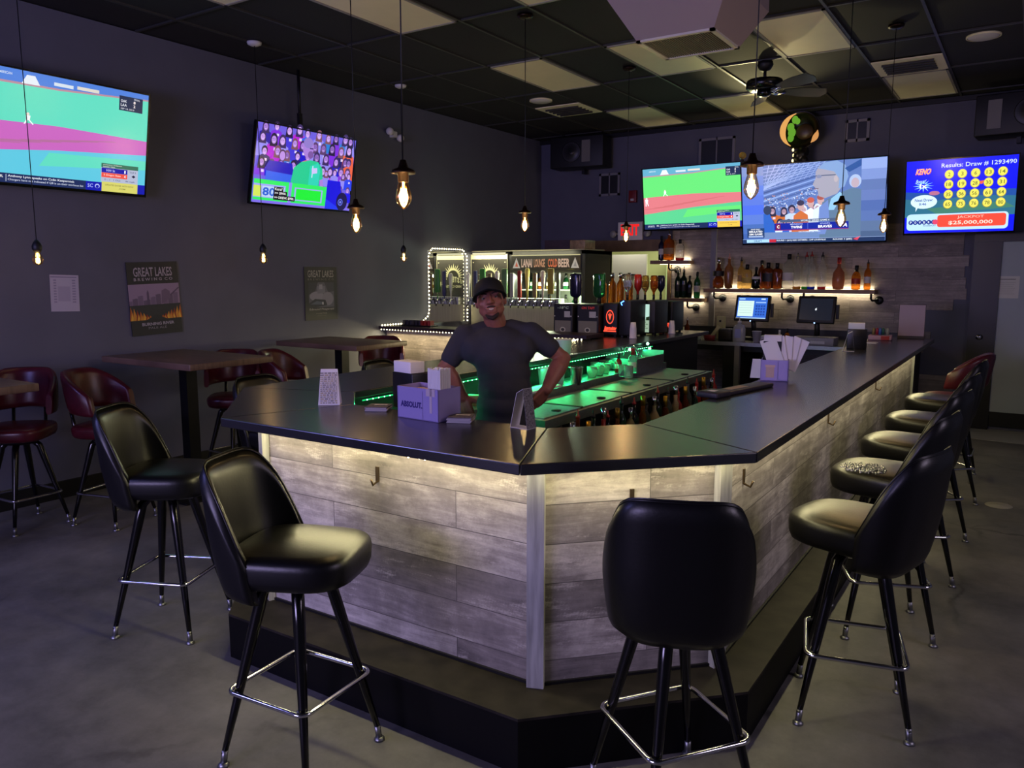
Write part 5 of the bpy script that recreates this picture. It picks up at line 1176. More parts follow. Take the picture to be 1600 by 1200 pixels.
def mface(top, col, badge):
    def f(w, h):
        P = Pic(.0002); P.rect(-w+.012, -h/2+.02, w-.012, h/2-.012, '#121210'); P.rect(-w+.02, -h/2+.03, w-.02, -h/2+.15, '#7d7860')
        P.text(top, 0, h/2-.035, w*1.15, .026, col, .03, .2); P.rect(w*.15, h/2-.13, w*.75, h/2-.07, '#b8b6a8'); P.ell(0, -h/2+.06, .032, .026, '#c8c4a0', 14); P.ell(0, -h/2+.06, .02, .016, '#3a382c', 12)
        P.ell(-w*.85, h/2-.12, .006, .006, '#e8e4d0', 8); P.ell(w*.85, h/2-.12, .006, .006, '#e8e4d0', 8)
        return P
    return f
def mface_logo(w, h):
    P = Pic(.0002); c_ = '#f0442c'; P.ell(0, .03, .042, .068, c_, 24); P.ell(0, .03, .034, .058, '#141010', 24); P.poly([(-.02, .06), (0, .0), (.02, .06), (.008, .05), (0, .075), (-.008, .05)], c_); P.text('Jägermeister', 0, -.085, w*1.7, .05, c_, .05, .2)
    P.rect(-w+.01, -.115, w-.01, -.105, c_)
    return P
machine(-4.02, -3.80, 6.88, 7.25, 1.385, 'black shot machine with stainless lower front, leftmost on the bar', mface('-18°C', '#a8c0a0', None))
machine(-3.775, -3.53, 6.92, 7.3, 1.385, 'black shot machine with red ON TAP lettering beside the leftmost one', mface('ON TAP!', '#f0442c', None))
machine(-3.515, -3.36, 6.98, 7.35, 1.40, 'black shot machine glowing with a round red emblem and red script', mface_logo)
t4 = machine(-3.345, -3.215, 6.98, 7.33, 1.43, 'dark navy shot machine carrying upturned bottles, right of the red emblem', None)
q = MB(); q.tube([(-.03, -.178, .31), (-.04, -.18, .335), (-.01, -.18, .352)], .004, 6); q.build('blue_light', emat('blue_light', (.05, .2, 1), 12), t4)
t5 = machine(-3.285, -3.13, 7.37, 7.7, 1.42, 'tall black shot machine with a bright white side window', None)
P = Pic(.0002); P.rect(-.03, -.15, .035, .13, '#bfe6d8'); P.rect(-.03, -.15, .035, -.02, '#9fb8a0'); P.poly([(0, .0), (.035, .01), (.035, -.03), (.0, -.03)], '#20301c')
for k in range(8): P.ell(-.02+.012*(k % 4), -.05-.02*(k//2), .009, .007, '#6f8a6c', 8)
M_win = paint_mat('lit_window', 1.0)
o = P.build('lit_window', M_win, t5, (-.02, 0, 0)); o.matrix_basis = Matrix.Translation((0, -.168, .18)) @ Euler(BACK).to_matrix().to_4x4()
t6 = machine(-3.29, -3.12, 7.80, 8.12, 1.40, 'rear black shot machine with small red glowing letters behind paper cups', None)
P = Pic(.0002); P.text('SHOT', 0, 0, .10, .05, '#f0442c', .05); o = P.build('sign', M_sign, t6); o.matrix_basis = Matrix.Translation((.01, -.163, .08)) @ Euler(BACK).to_matrix().to_4x4()
# tower taps on the machines
for x, y, c_, l in ((-3.86, 7.05, 'navy', 'dark blue liqueur bottle upturned on the leftmost shot machine'), (-3.62, 7.1, 'green', 'green liqueur bottle upturned on the ON TAP shot machine')):
    bottle('square', c_, .30, l, (x, y, 1.385+.30), inv=True, flat=.6, lab='white' if c_ == 'navy' else None, grp='upturned bottles on the shot machines')
for k, (x, y) in enumerate(((-3.78, 7.5), (-3.68, 7.52), (-3.58, 7.5), (-3.49, 7.52))):
    bottle('tall', 'amber', .34, f'tall amber bottle standing behind the shot machines, {("leftmost", "second", "third", "rightmost")[k]} of four', (x, y, 1.36), grp='amber bottles behind the shot machines', cap='steel')
t = thing('bottle_stand', 'black stand raising four amber bottles behind the shot machines', 'stand', (-3.635, 7.51, 1.071))
MB().b2((-.22, -.07, 0), (.22, .07, .287)).build('box', M_black, t)
for x, y, z_, g_, l in ((-3.305, 7.08, 1.43, 'clear', 'clear upturned bottle on the navy shot machine, leftmost'), (-3.265, 7.24, 1.43, 'red', 'dark red upturned bottle on the navy shot machine'), (-3.275, 7.44, 1.42, 'gold', 'pale gold upturned bottle on the white-windowed shot machine'),
                      (-3.22, 7.53, 1.42, 'amber', 'amber upturned bottle on the white-windowed shot machine'), (-3.19, 7.64, 1.42, 'navy', 'dark upturned bottle on the white-windowed shot machine')):
    bottle('round', g_, .25, l, (x, y, z_+.25), inv=True, kmax=.8, lab='white' if g_ != 'gold' else 'tan', grp='upturned bottles on the shot machines')
def cup_stack(p, h, r, label, m=None):
    t = thing('cup_stack', label, 'cups', p)
    pr = [(0, 0), (r*.7, 0), (r*.72, h-.05)]
    for k in range(5): pr += [(r*(.8+.04*k), h-.05+.009*k), (r*(.8+.04*k)+.002, h-.05+.009*k+.004)]
    pr += [(r*.98, h), (r*.9, h), (0, h-.02)]
    MB().lathe(pr[::-1], n=18).build('cups', m or M_paper, t); return t
def upcup(p, h, label):
    t = thing('cup_stack', label, 'cups', p, group='white paper cup stacks')
    MB().lathe([(0, 0), (.036, 0), (.036, .012), (.033, .014), (.032, h*.6), (.024, h), (0, h)], n=18).build('cups', M_paper, t); return t
upcup(tuple(onz(989, 529, 1.071)), .155, 'upturned white cup stack before the navy shot machine')
upcup((-3.085, 7.70, 1.071), .135, 'upturned white cup stack before the red glowing letters')

# ---------------------------------------------------------------- things on the underbar station
zt_ = .886
def onst(x, y, z=.886): return tuple(onz(x, y, z))
t = thing('cocktail_shaker', 'polished steel shaker tin on the green-lit shelf, right of the hip hand', 'shaker', onst(900, 601)); MB().lathe([(0, 0), (.036, 0), (.05, .125), (.053, .128), (.05, .131), (.047, .125), (0, .01)], n=24).build('tin', M_chrome, t)
def plain(p, h, r0, r1, m, name, label, cat, grp=None):
    t = thing(name, label, cat, p, group=grp); MB().lathe([(0, 0), (r0, 0), (r1, h), (r1+.002, h), (r1-.002, h-.001), (r0-.003, .004), (0, .004)], n=20).build(name.split('_')[-1], m, t)
    MB().lathe([(r1+.0, h-.004), (r1+.003, h-.002), (r1, h)], n=20, caps=False).build('rim', m, t); return t
plain(onst(852, 603), .13, .040, .055, M_paper, 'paper_cup', 'large white cup glowing green under the bartender\'s arm', 'cup')
plain(onst(874, 600), .10, .030, .042, M_paper, 'paper_cup', 'smaller white cup glowing green beside the steel shaker', 'cup')
t = thing('bar_towel', 'folded white bar towel lying along the front of the green-lit shelf', 'towel', (-2.76, 4.45, .887))
q = MB(); q.box((0, 0, .012), (.13, .62, .024), R(2), bev=.01); q.build('cloth', M_paper, t)
for k, (px_, py_) in enumerate(((925, 590), (936, 587), (930, 582), (945, 584), (952, 578), (940, 577))):
    t = thing('bar_glass', ['wide clear glass nearest the shaker', 'wide clear glass second from the shaker', 'clear glass behind the two nearest the shaker', 'clear glass in the middle of the green shelf', 'clear glass left of the small red-topped bottle', 'clear glass farthest back by the green strip'][k], 'glass', onst(px_, py_), group='clear glasses on the green-lit shelf')
    MB().lathe([(0, 0), (.03, 0), (.042, .05), (.04, .085), (.038, .085), (.040, .05), (.028, .006), (0, .006)], n=18).build('bowl', mat('thick_glass', '#dff5e8', .05, trans=.8, ior=1.3), t)
bottle('small', 'red', .16, 'small dark red bottle with grey top among the green-lit glasses', onst(966, 583), lab='white')
bottle('small', 'clear', .20, 'clear squeeze bottle with red cap on the green-lit shelf', onst(988, 583), cap='red', lab='white')
for k, (px_, py_) in enumerate(((973, 588), (982, 590), (1000, 575), (1008, 572))):
    t = thing('beer_mug', ['glass jar with amber contents beside the small red bottle', 'clear glass jar before the squeeze bottle', 'ribbed clear mug behind the squeeze bottle', 'ribbed clear mug nearest the steel sink'][k], 'glass', onst(px_, py_))
    MB().lathe([(0, 0), (.034, 0), (.036, .09), (.033, .09), (.031, .008), (0, .008)], n=16).build('bowl', mat('thick_glass'), t)
    if k > 1: MB().tube([(.034, 0, .075), (.058, 0, .07), (.058, 0, .025), (.034, 0, .02)], .005, 6).build('handle', mat('thick_glass'), t)
sk_ = thing('hand_sink', 'small steel sink with curved tap at the far end of the green-lit shelf', 'sink', (-2.80, 6.2, .886))
q = MB(); q.b2((-.14, -.3, 0), (-.13, .3, .16)); q.b2((.12, -.3, 0), (.13, .3, .10)); q.b2((-.14, -.3, 0), (.13, -.29, .10)); q.b2((-.14, .29, 0), (.13, .3, .13)); q.b2((-.14, -.3, 0), (.13, .3, .01)); q.build('basin', M_steel, sk_)
MB().tube([(-.1, -.05, .1), (-.08, -.05, .17), (0, -.06, .19), (.06, -.1, .14), (.07, -.12, .11)], .008, 8).build('tap', M_chrome, sk_)
# side shelf and box beside the bartender
sd = thing('side_shelf', 'narrow dark shelf beside the bartender under his lowered hand', 'shelf', (-2.76, 3.2, 0))
q = MB(); q.b2((-2.97, 2.99, .88), (-2.62, 3.74, .905)); q.build('shelf_board', M_steel, sd, world=True); q = MB(); q.b2((-2.94, 3.02, .0), (-2.66, 3.7, .88)); q.build('cabinet', M_dsteel, sd, world=True)
t = thing('tea_box', 'small orange red box on the shelf behind the napkin caddy', 'box', tuple(onz(742, 633, .906)), R(20)); MB().box((0, 0, .03), (.1, .07, .06), bev=.003).build('box', mat('orange_red', '#8a3a1c', .5), t)

# ---------------------------------------------------------------- things on the bar top
def on_bar(x, y): return tuple(onz(x, y, 1.0705))
def caddy(p, rz, label, txt, cw=.235, cd=.14, ch=.135, colr='#8f8a9c', straws=True):
    t = thing('napkin_caddy', label, 'napkin caddy', p, rz)
    m = mat('caddy_'+txt, colr, .35); th = .004
    fb = MB(); fb.b2((-cw/2, -cd/2, 0), (cw/2, -cd/2+th, ch)); fb.b2((-cw/2, cd/2-th, 0), (cw/2, cd/2, ch)); fb.b2((-cw/2, -cd/2, 0), (-cw/2+th, cd/2, ch)); fb.b2((cw/2-th, -cd/2, 0), (cw/2, cd/2, ch)); fb.b2((-cw/2, -cd/2, 0), (cw/2, cd/2, th)); fb.b2((cw*.12, -cd/2, 0), (cw*.12+th, cd/2, ch*.9))
    fb.build('box', m, t)
    o = MB().b2((-cw/2+.01, -cd/2+.01, .01), (cw*.1, cd/2-.01, ch-.02)).build('napkins', mat('napkin_pink', '#c9a8a4', .8), t)
    return t, cw, cd, ch
t, cw, cd, ch = caddy(on_bar(655, 653), R(-4), 'mauve-lit grey plastic caddy lettered in dark blue, holding napkins and straws on the bar front', 'violet', colr='#9488c0')  # violet light on the grey plastic is mixed into the caddy colour
t.location = Vector(on_bar(617, 652))*.5+Vector(on_bar(690, 661))*.5+Vector((.0, .075, 0))
P = Pic(.0002); P.text('ABSOLUT.', -.035, 0, .125, .026, '#2a1a6c', .05); o = P.build('lettering', M_print, t); o.matrix_basis = Matrix.Translation((0, -cd/2-.0005, ch*.46)) @ Euler(BACK).to_matrix().to_4x4()
q = MB(); q.b2((.07, -cd/2-.001, .035), (.083, -cd/2+.0, ch)); q.b2((.05, -cd/2-.001, ch-.03), (.10, -cd/2, ch)); q.build('cutout', mat('pale_cutout', '#b7a7b4', .7), t)
rn = random.Random(2)
for ix in range(9):
    for iy in range(6):
        x, y = .045+ix*.0078, -.045+iy*.011
        h_ = .155+rn.uniform(-.004, .006); s_ = MB(); s_.box((x, y, ch*.35+h_/2+.012), (.0068, .0092, h_)); s_.build('straw', M_paper, t)
def napkin_disp(p, rz, label):
    t = thing('napkin_dispenser', label, 'napkin dispenser', p, rz)
    MB().b2((-.075, -.055, 0), (.075, .055, .165), bev=.004).build('body', mat('black_plastic', '#0b0b0e', .35), t)
    MB().b2((-.07, -.05, .155), (.055, .03, .215), bev=.003).build('napkins', M_paper, t); return t
napkin_disp(tuple(Vector(on_bar(620, 640))+Vector((.02, .085, 0))), R(-12), 'black napkin dispenser behind the lettered mauve-lit caddy')
def coasters(p, rz, label, n=5, w_=.1):
    t = thing('coaster_stack', label, 'coasters', p, rz, 'coaster stacks on the bar front')
    for k in range(n):
        MB().box((.0015*(k % 3), -.001*(k % 2), .0022+k*.0040), (w_, w_, .0036), R(1.5*(k % 3))).build('coaster', mat('grey_board', '#a39da2', .8) if k < n-1 else mat('dark_print', '#5a5358', .7), t)
    z_ = .0022+n*.0040; P = Pic(.0002); P.rect(-.02, -.01, .04, .015, '#c9c3c4'); P.text('BAR', .01, .002, .04, .014, '#6a6468', .03) if False else P.rect(-.01, -.002, .03, .004, '#8a8488')
    o = P.build('print', M_print, t); o.location = (0, 0, z_); return t
coasters(on_bar(592, 640), R(25), 'low coaster stack left of the black napkin dispenser')
coasters(tuple(Vector(on_bar(720, 658))), R(25), 'coaster stack right of the lettered mauve-lit caddy', 6)
def tent(p, rz, label, w_=.10, h_=.165, d_=.075, printed=True, open_=False):
    t = thing('table_tent', label, 'menu card', p, rz)
    th = .0012
    q = MB(); q._add([(-w_/2, -d_/2, 0), (w_/2, -d_/2, 0), (w_/2*.78, 0, h_), (-w_/2*.78, 0, h_)]+[(-w_/2, -d_/2+th, 0), (w_/2, -d_/2+th, 0), (w_/2*.78, th, h_), (-w_/2*.78, th, h_)], [(0, 1, 2, 3), (4, 5, 6, 7), (0, 1, 5, 4), (2, 3, 7, 6), (0, 3, 7, 4), (1, 2, 6, 5)]); q.build('front_leaf', M_paper, t)
    q = MB(); q._add([(-w_/2, d_/2, 0), (w_/2, d_/2, 0), (w_/2*.78, .002, h_), (-w_/2*.78, .002, h_)]+[(-w_/2, d_/2-th, 0), (w_/2, d_/2-th, 0), (w_/2*.78, .001, h_), (-w_/2*.78, .001, h_)], [(0, 1, 2, 3), (4, 5, 6, 7), (0, 1, 5, 4), (2, 3, 7, 6), (0, 3, 7, 4), (1, 2, 6, 5)]); q.build('back_leaf', M_paper, t)
    q = MB(); q.b2((-w_/2, -d_/2, 0), (w_/2, d_/2, .0015)); q.build('base_leaf', M_paper, t)
    if printed:
        P = Pic(.0001); rn = random.Random(8)
        for r_ in range(16):
            y = .008+r_*(h_*.056); x = -w_*.40
            while x < w_*.36:
                l_ = rn.uniform(.006, .018); P.rect(x, y, min(x+l_, w_*.38), y+h_*.028, rn.choice(['#6a655a', '#8a847a', '#4f4a48', '#9a8a60'])); x += l_+.004
        o = P.build('printed_text', M_print, t); ang = math.atan2(d_/2, h_); o.matrix_basis = Matrix.Translation((0, -d_/2-.0006, 0)) @ Matrix.Rotation(PI/2-ang, 4, 'X')
    return t
def tent_open(p, rz, label):
    """a narrow three-sided card loop seen end on"""
    t = thing('menu_stand', label, 'menu card', p, rz)
    a, b_, c = Vector((-.046, 0, 0)), Vector((.042, 0, 0)), Vector((.020, 0, .158)); w_ = .055; th = .0015; c2 = Vector((-.012, 0, .140))
    def leaf(p0, p1, nm, m=M_paper):
        n_ = Vector((p1-p0)).cross(Vector((0, 1, 0))).normalized()*th; y = Vector((0, w_/2, 0)); vs = [p0-y, p0+y, p1+y, p1-y]; q = MB(); q._add([tuple(v) for v in vs]+[tuple(v+n_) for v in vs], [(0, 1, 2, 3), (4, 5, 6, 7), (0, 1, 5, 4), (1, 2, 6, 5), (2, 3, 7, 6), (3, 0, 4, 7)]); q.build(nm, m, t)
    leaf(a, c2, 'left_leaf'); leaf(c2, c, 'top_leaf'); leaf(b_, c, 'right_leaf', mat('printed_grey', '#8a868c', .7, noise=.5, nscale=160, col2='#4c484e')); leaf(a, b_, 'base_leaf')
    return t
tent(tuple(Vector(on_bar(516, 631))), R(38), 'small white printed tent card at the left end of the bar front')
tent_open(tuple(Vector(on_bar(818, 668))), R(-8), 'open triangular menu stand on the bar, in front of the hip hand')
# second caddy on the right arm with big napkin fan
t, cw, cd, ch = caddy(tuple(Vector(on_bar(1210, 593))), R(12), 'violet-lit square caddy with white napkins fanned out, on the right arm of the bar', 'lilac', .15, .15, .12, '#9c8ed0')  # lilac base colour carries the violet light on this caddy too
P = Pic(.0002); P.rect(-.045, -.04, 0, .03, '#b79a98'); P.rect(-.05, .02, .005, .032, '#c9a8a0'); o = P.build('picture', M_print, t); o.matrix_basis = Matrix.Translation((0, -cd/2-.0005, ch*.5)) @ Euler(BACK).to_matrix().to_4x4()
for k in range(5):
    q = MB(); q.M = Matrix.Translation((.02+.012*k, .0+.01*k, ch*.5)) @ Matrix.Rotation(R(-22+11*k), 4, 'Y') @ Matrix.Rotation(R(-8), 4, 'X'); q.b2((-.045, -.004, 0), (.045, .004, .19)); q.build('napkin_fan', M_paper, t)
q = MB(); q.b2((-.07, .02, ch-.01), (.03, .07, ch+.10)); q.build('dispenser', mat('black_plastic'), t)
q = MB(); q.b2((-.068, .022, ch+.08), (.028, .068, ch+.135)); q.build('napkins', M_paper, t)
tent(tuple(Vector(on_bar(1198, 592))+Vector((-.06, .035, 0))), R(14), 'plain white card leaning against the violet-lit caddy', .09, .11, .05, printed=False)
# flat dark board with two small labels
t = thing('receipt_board', 'long dark padded board with two small pale labels lying on the right arm', 'board', tuple(Vector(on_bar(1152, 612))+Vector((0, 0, 0))), R(78))
MB().b2((-.26, -.05, 0), (.30, .05, .022), bev=.008).build('board', mat('dark_pad', '#2b2630', .5), t); MB().b2((-.30, -.06, 0), (-.16, .06, .03), bev=.01).build('head', mat('dark_pad'), t)
MB().b2((-.26, -.02, .030), (-.22, .02, .031)).build('small_label', M_paper, t); MB().b2((-.10, -.02, .022), (.08, .03, .023)).build('paper_slip', mat('tan_slip', '#a38f80', .7), t)
# third caddy with card, far down the right arm
napkin_disp(tuple(Vector(on_bar(1338, 545))), R(10), 'black napkin dispenser with tall white napkins far along the right arm')
tent_open(tuple(Vector(on_bar(1326, 549))), R(10), 'white card loop standing beside the far napkin dispenser')
t = thing('menu_clipboard', 'large white menu sheet standing upright at the far end of the right arm', 'menu', tuple(Vector(onz(1438, 526, 1.071))*1+Vector((0, -.45, 0))), (R(-8), 0, R(6)))
t.location = (-.94, 8.36, 1.071)
MB().b2((-.115, 0, .0), (.115, .012, .325)).build('board', mat('dark_pad'), t); MB().b2((-.11, -.003, .025), (.11, -.0005, .32)).build('sheet', mat('mauve_paper', '#a08fa0', .7), t)
t = thing('caddy_tray', 'low pinkish tray of condiments by the standing menu sheet', 'tray', (-1.17, 8.05, 1.071), R(5))
MB().b2((-.09, -.08, 0), (.11, .08, .045), bev=.008).build('tray', mat('pink_tray', '#a8808c', .5), t); MB().b2((.02, -.083, .004), (.09, -.079, .04)).build('red_label', mat('red_label'), t)
for k, (c_, x) in enumerate((('#8a1c30', -.02), ('#2a5a4c', .03), ('#3a5a9a', .005), ('#7a6a3c', -.05), ('#8a8a86', .07))):
    MB().lathe([(0, 0), (.014, 0), (.014, .05), (.006, .065), (0, .068)], (x, .0+.015*(k % 2), .045), 12).build('condiment', mat('cond_%d' % k, c_, .4), t)
t = thing('paper_slip', 'loose white paper slips beside the far napkin dispenser', 'paper', (-1.2, 7.55, 1.071), R(20))
MB().box((0, 0, .002), (.16, .06, .004)).build('slip', M_paper, t); MB().box((.03, .03, .006), (.14, .05, .003), R(12)).build('slip', M_paper, t)
t = thing('bucket', 'white plastic bucket behind the left arm, beyond the bartender\'s elbow', 'bucket', tuple(onz(880, 556, 1.071)))
MB().lathe([(0, 0), (.05, 0), (.065, .12), (.068, .125), (.06, .12), (.046, .008), (0, .008)], n=20).build('pail', M_white, t); MB().lathe([(.066, .118), (.072, .12), (.07, .127), (.066, .126)], n=20, caps=False).build('rim', M_white, t)

# ---------------------------------------------------------------- back counter
bc = thing('back_counter', 'long dark back counter with steel edge under the bottle shelves', 'counter', (-2.3, 9.4, 0))
q = MB(); q.b2((-3.98, 8.87, .875), (-.98, 9.93, .912)); q.build('countertop', M_top, bc, world=True)
q = MB(); q.b2((-3.98, 8.86, .873), (-.98, 8.869, .914)); q.build('edge', M_steel, bc, world=True)
q = MB(); q.b2((-3.98, 9.0, .80), (-.98, 9.03, .873)); q.build('apron', M_black, bc, world=True)
q = MB(); q.b2((-2.93, 8.9, 0), (-2.80, 9.9, .873)); q.build('divider', M_black, bc, world=True)
q = MB(); q.b2((-2.795, 8.88, 0), (-2.74, 8.94, .873)); q.build('post', mat('grey_channel'), bc, world=True)
q = MB(); q.b2((-3.98, 9.9, .912), (-.98, 9.93, 1.02)); q.build('backsplash', M_black, bc, world=True)
q = MB(); q.b2((-1.3, 9.0, 0), (-1.0, 9.9, .873)); q.build('cabinet', M_black, bc, world=True)
struct(MB().b2((-3.98, YB-.02, .1), (-.66, YB-.001, .559)).build('trim_8', M_wood2))
CT = .913
def pos_terminal(x, y, label, on):
    t = thing('register_terminal', label, 'cash register', (x, y, CT), R(-3), 'register terminals')
    MB().b2((-.13, -.1, 0), (.13, .12, .03), bev=.006).build('foot', M_black, t)
    MB().tube([(0, .06, .02), (0, .05, .14), (0, .02, .28)], .03, 10).build('neck', M_black, t)
    sc_ = bpy.data.objects.new('display', None); 
    q = MB(); q.M = Matrix.Translation((0, -.02, .37)) @ Matrix.Rotation(R(-14), 4, 'X'); q.b2((-.205, -.02, -.155), (.205, .03, .155), bev=.012); hs = q.build('display_case', M_black, t)
    P = Pic(.0002)
    if on:
        P.rect(-.175, -.12, .175, .125, '#2f62c4'); P.rect(-.165, -.10, .02, .085, '#c8e2dc'); P.rect(-.16, .10, -.09, .115, '#9ac4e8'); P.rect(.10, .10, .15, .115, '#b8d4f0'); P.rect(.04, .06, .16, .075, '#8fb4e8')
        for r_ in range(4):
            for c_ in range(4): P.rect(.045+c_*.03, -.085+r_*.033, .066+c_*.03, -.065+r_*.033, '#1c3f94')
        for k in range(5): P.rect(-.15, .06-.03*k, .0, .062-.03*k, '#7aa09c')
        P.rect(-.175, -.125, .175, -.115, '#a8c8e8')
    else:
        P.rect(-.175, -.12, .175, .125, '#131722'); P.ell(.0, .0, .009, .012, '#e8ecf4', 12); P.poly([(0, .01), (.006, .02), (.009, .018), (.003, .009)], '#e8ecf4')
    o = P.build('screen', M_screen, t); o.matrix_basis = Matrix.Translation((0, -.02, .37)) @ Matrix.Rotation(R(-14), 4, 'X') @ Matrix.Translation((0, -.0208, 0)) @ Euler(BACK).to_matrix().to_4x4()
    q = MB(); q.ball((0, -.078 if on else -.078, .225), .006, 8, 5); q.build('status_light', emat('blue_status', (.25, .45, 1), 10), t)
    MB().b2((.205, -.0, .27), (.235, .03, .43)).build('card_reader', M_black, t)
    return t
pos_terminal(-2.74, 9.35, 'cash register terminal with its blue and white screen lit', True)
pos_terminal(-2.02, 9.35, 'cash register terminal with a dark screen and one white dot', False)
t = thing('cash_drawer', 'grey steel cash drawer under the dark register screen', 'cash drawer', (-1.93, 9.06, CT), 0); MB().b2((-.25, -.14, 0), (.19, .12, .085), bev=.004).build('body', mat('drawer_grey', '#75757e', .4), t); MB().b2((-.05, -.145, .02), (.10, -.139, .05)).build('slot_plate', mat('pale_plate', '#a8a8b4', .4), t)
t = thing('cash_drawer', 'pale drawer front partly behind the white cup', 'cash drawer', (-2.42, 9.1, CT), 0); MB().b2((-.15, -.12, 0), (.08, .12, .07), bev=.004).build('body', mat('pale_plate'), t); MB().b2((-.1, -.125, .02), (.02, -.119, .04)).build('slot_plate', M_dsteel, t)
t = thing('sanitizer_bottle', 'large clear hand sanitizer pump bottle at the counter edge', 'pump bottle', tuple(onz(1149, 536, CT)))
t.location = (-2.77, 8.95, CT)
MB().lathe([(0, 0), (.07, 0), (.072, .02), (.072, .15), (.055, .19), (.02, .205), (.02, .22), (0, .22)], n=22, sy=.7).build('glass_body', mat('cloudy_plastic', '#b8bcc4', .2, trans=.5), t)
MB().lathe([(.022, .22), (.022, .24), (.006, .242), (.006, .275), (0, .275)], n=12).tube([(0, 0, .275), (-.05, 0, .272)], .006, 6).build('pump', M_white, t)
MB().b2((-.035, -.0525, .05), (.035, -.0505, .15)).build('label', mat('blue_label', '#7c84b0', .6), t)
plain((-2.575, 8.97, CT), .13, .036, .052, mat('frosted_cup', '#a8a6b4', .3), 'plastic_cup', 'tall frosted cup on the counter edge right of the sanitizer bottle', 'cup')
t = thing('card_box', 'tall pale yellow card box with a small dark square', 'box', (-3.10, 9.3, CT), R(-6)); MB().b2((-.045, -.03, 0), (.045, .03, .27)).build('box', mat('pale_yellow', '#a5a47c', .6), t); MB().b2((-.012, -.032, .20), (.014, -.0305, .225)).build('window', M_black, t)
t = thing('red_tub', 'small red tub with papers at the back counter edge', 'tub', (-3.14, 9.02, CT), 0); MB().lathe([(0, 0), (.06, 0), (.07, .06), (.065, .06), (.055, .006), (0, .006)], n=20).build('tub', mat('dull_red', '#7c2420', .5), t); q = MB(); q.M = Matrix.Translation((.03, 0, .05)) @ Matrix.Rotation(R(35), 4, 'Y'); q.b2((-.02, -.01, 0), (.02, .01, .14)); q.build('papers', mat('pale_yellow'), t)
t = thing('card_terminal', 'small white keyed card terminal beside the red tub', 'card terminal', (-3.34, 9.0, CT), R(4)); MB().b2((-.09, -.04, 0), (.09, .06, .07), bev=.006).build('body', mat('green_white', '#9cae9c', .4), t)
for k in range(6): MB().b2((-.07+.026*k, -.0425, .02), (-.055+.026*k, -.0395, .05)).build('key', M_dsteel, t)
t = thing('receipt_printer', 'black receipt printer beside the sanitizer bottle', 'printer', (-2.97, 9.15, CT), 0); MB().b2((-.08, -.1, 0), (.08, .1, .13), bev=.01).build('body', M_black, t); MB().b2((-.06, -.06, .13), (.06, .0, .137)).build('paper_slot', mat('drawer_grey'), t)
bottle('handle', 'cream', .30, 'tall cream coloured bottle at the left end of the back counter', (-3.66, 9.15, CT), cap='white')
for k, (x, g_, l) in enumerate(((-3.55, 'clear', 'short clear bottle right of the tall cream bottle'), (-3.49, 'clear', 'slim clear cruet left of the card terminal'), (-3.43, 'brown', 'slim dark cruet left of the card terminal'))):
    bottle('tall', g_, .20+.02*k, l, (x, 9.05, CT), cap='steel', pour=True)
bottle('small', 'clear', .15, 'small clear shaker on the back counter behind the napkin fan', (-2.33, 9.0, CT), cap='white'); bottle('small', 'amber', .17, 'orange bottle on the back counter behind the napkin fan', (-2.24, 8.97, CT), cap='black')

# ---------------------------------------------------------------- wall and ceiling fittings
def poster(y0, y1, z0, z1, tilt, label, draw):
    t = thing('metal_poster', label, 'poster', (XL+.006, (y0+y1)/2, (z0+z1)/2), (PI/2, 0, PI/2)); w_, h_ = y1-y0, z1-z0
    t.rotation_euler = (Euler(LEFT).to_matrix() @ Matrix.Rotation(tilt, 3, 'Z')).to_euler()
    q = MB(); q.b2((-w_/2, -h_/2, -.002), (w_/2, h_/2, .002)); q.build('plate', M_black, t)
    P = Pic(); draw(P, w_, h_); P.build('print', M_print, t, (0, 0, .0025)); return t
def post1(P, w, h):
    X_ = lambda u: -w/2+u*w; Y_ = lambda v: h/2-v*h
    P.rect(X_(0), Y_(1), X_(1), Y_(0), '#1c2026'); P.rect(X_(0), Y_(.585), X_(1), Y_(.30), '#8a7690')
    for k in range(18):
        a = (k*37 % 100)/100; b_ = .06+.1*((k*53 % 17)/17); P.rect(X_(a*.94), Y_(.585), X_(a*.94+.06), Y_(.585-b_), '#5f5068' if k % 2 else '#6d5b76')
    P.poly([(X_(.34), Y_(.585)), (X_(.345), Y_(.42)), (X_(.365), Y_(.38)), (X_(.385), Y_(.42)), (X_(.39), Y_(.585))], '#544660'); P.poly([(X_(.62), Y_(.585)), (X_(.64), Y_(.4)), (X_(.72), Y_(.37)), (X_(.8), Y_(.41)), (X_(.82), Y_(.5))], '#66556e'); P.poly([(X_(.8), Y_(.46)), (X_(.98), Y_(.36)), (X_(1), Y_(.37)), (X_(.82), Y_(.48))], '#544660')
    P.rect(X_(0), Y_(.79), X_(1), Y_(.585), '#252b30')
    for s_, x0_ in ((1, 0), (-1, 1)):
        for k in range(7):
            u = x0_+s_*(.03+.06*k); hh = .19-.022*k; P.poly([(X_(u-.05), Y_(.79)), (X_(u-.02*s_), Y_(.79-hh)), (X_(u+.05), Y_(.79))], ['#b05a1c', '#c8882c', '#8a2c14'][k % 3])
            P.poly([(X_(u-.03), Y_(.79)), (X_(u), Y_(.79-hh*.6)), (X_(u+.03), Y_(.79))], ['#d8a838', '#c8882c'][k % 2])
    P.poly([(X_(.3), Y_(.79)), (X_(.5), Y_(.72)), (X_(.7), Y_(.79))], '#1e252b')
    P.text('GREAT LAKES', 0, Y_(.135), w*.76, h*.125, '#9a94a0', .02); P.text('B R E W I N G  C O', 0, Y_(.235), w*.76, h*.04, '#9a94a0', .02)
    P.text('BURNING RIVER', X_(.52), Y_(.85), w*.64, h*.042, '#a29ca8', .03); P.text('PALE ALE', X_(.5), Y_(.905), w*.36, h*.03, '#7f7a86', .0)
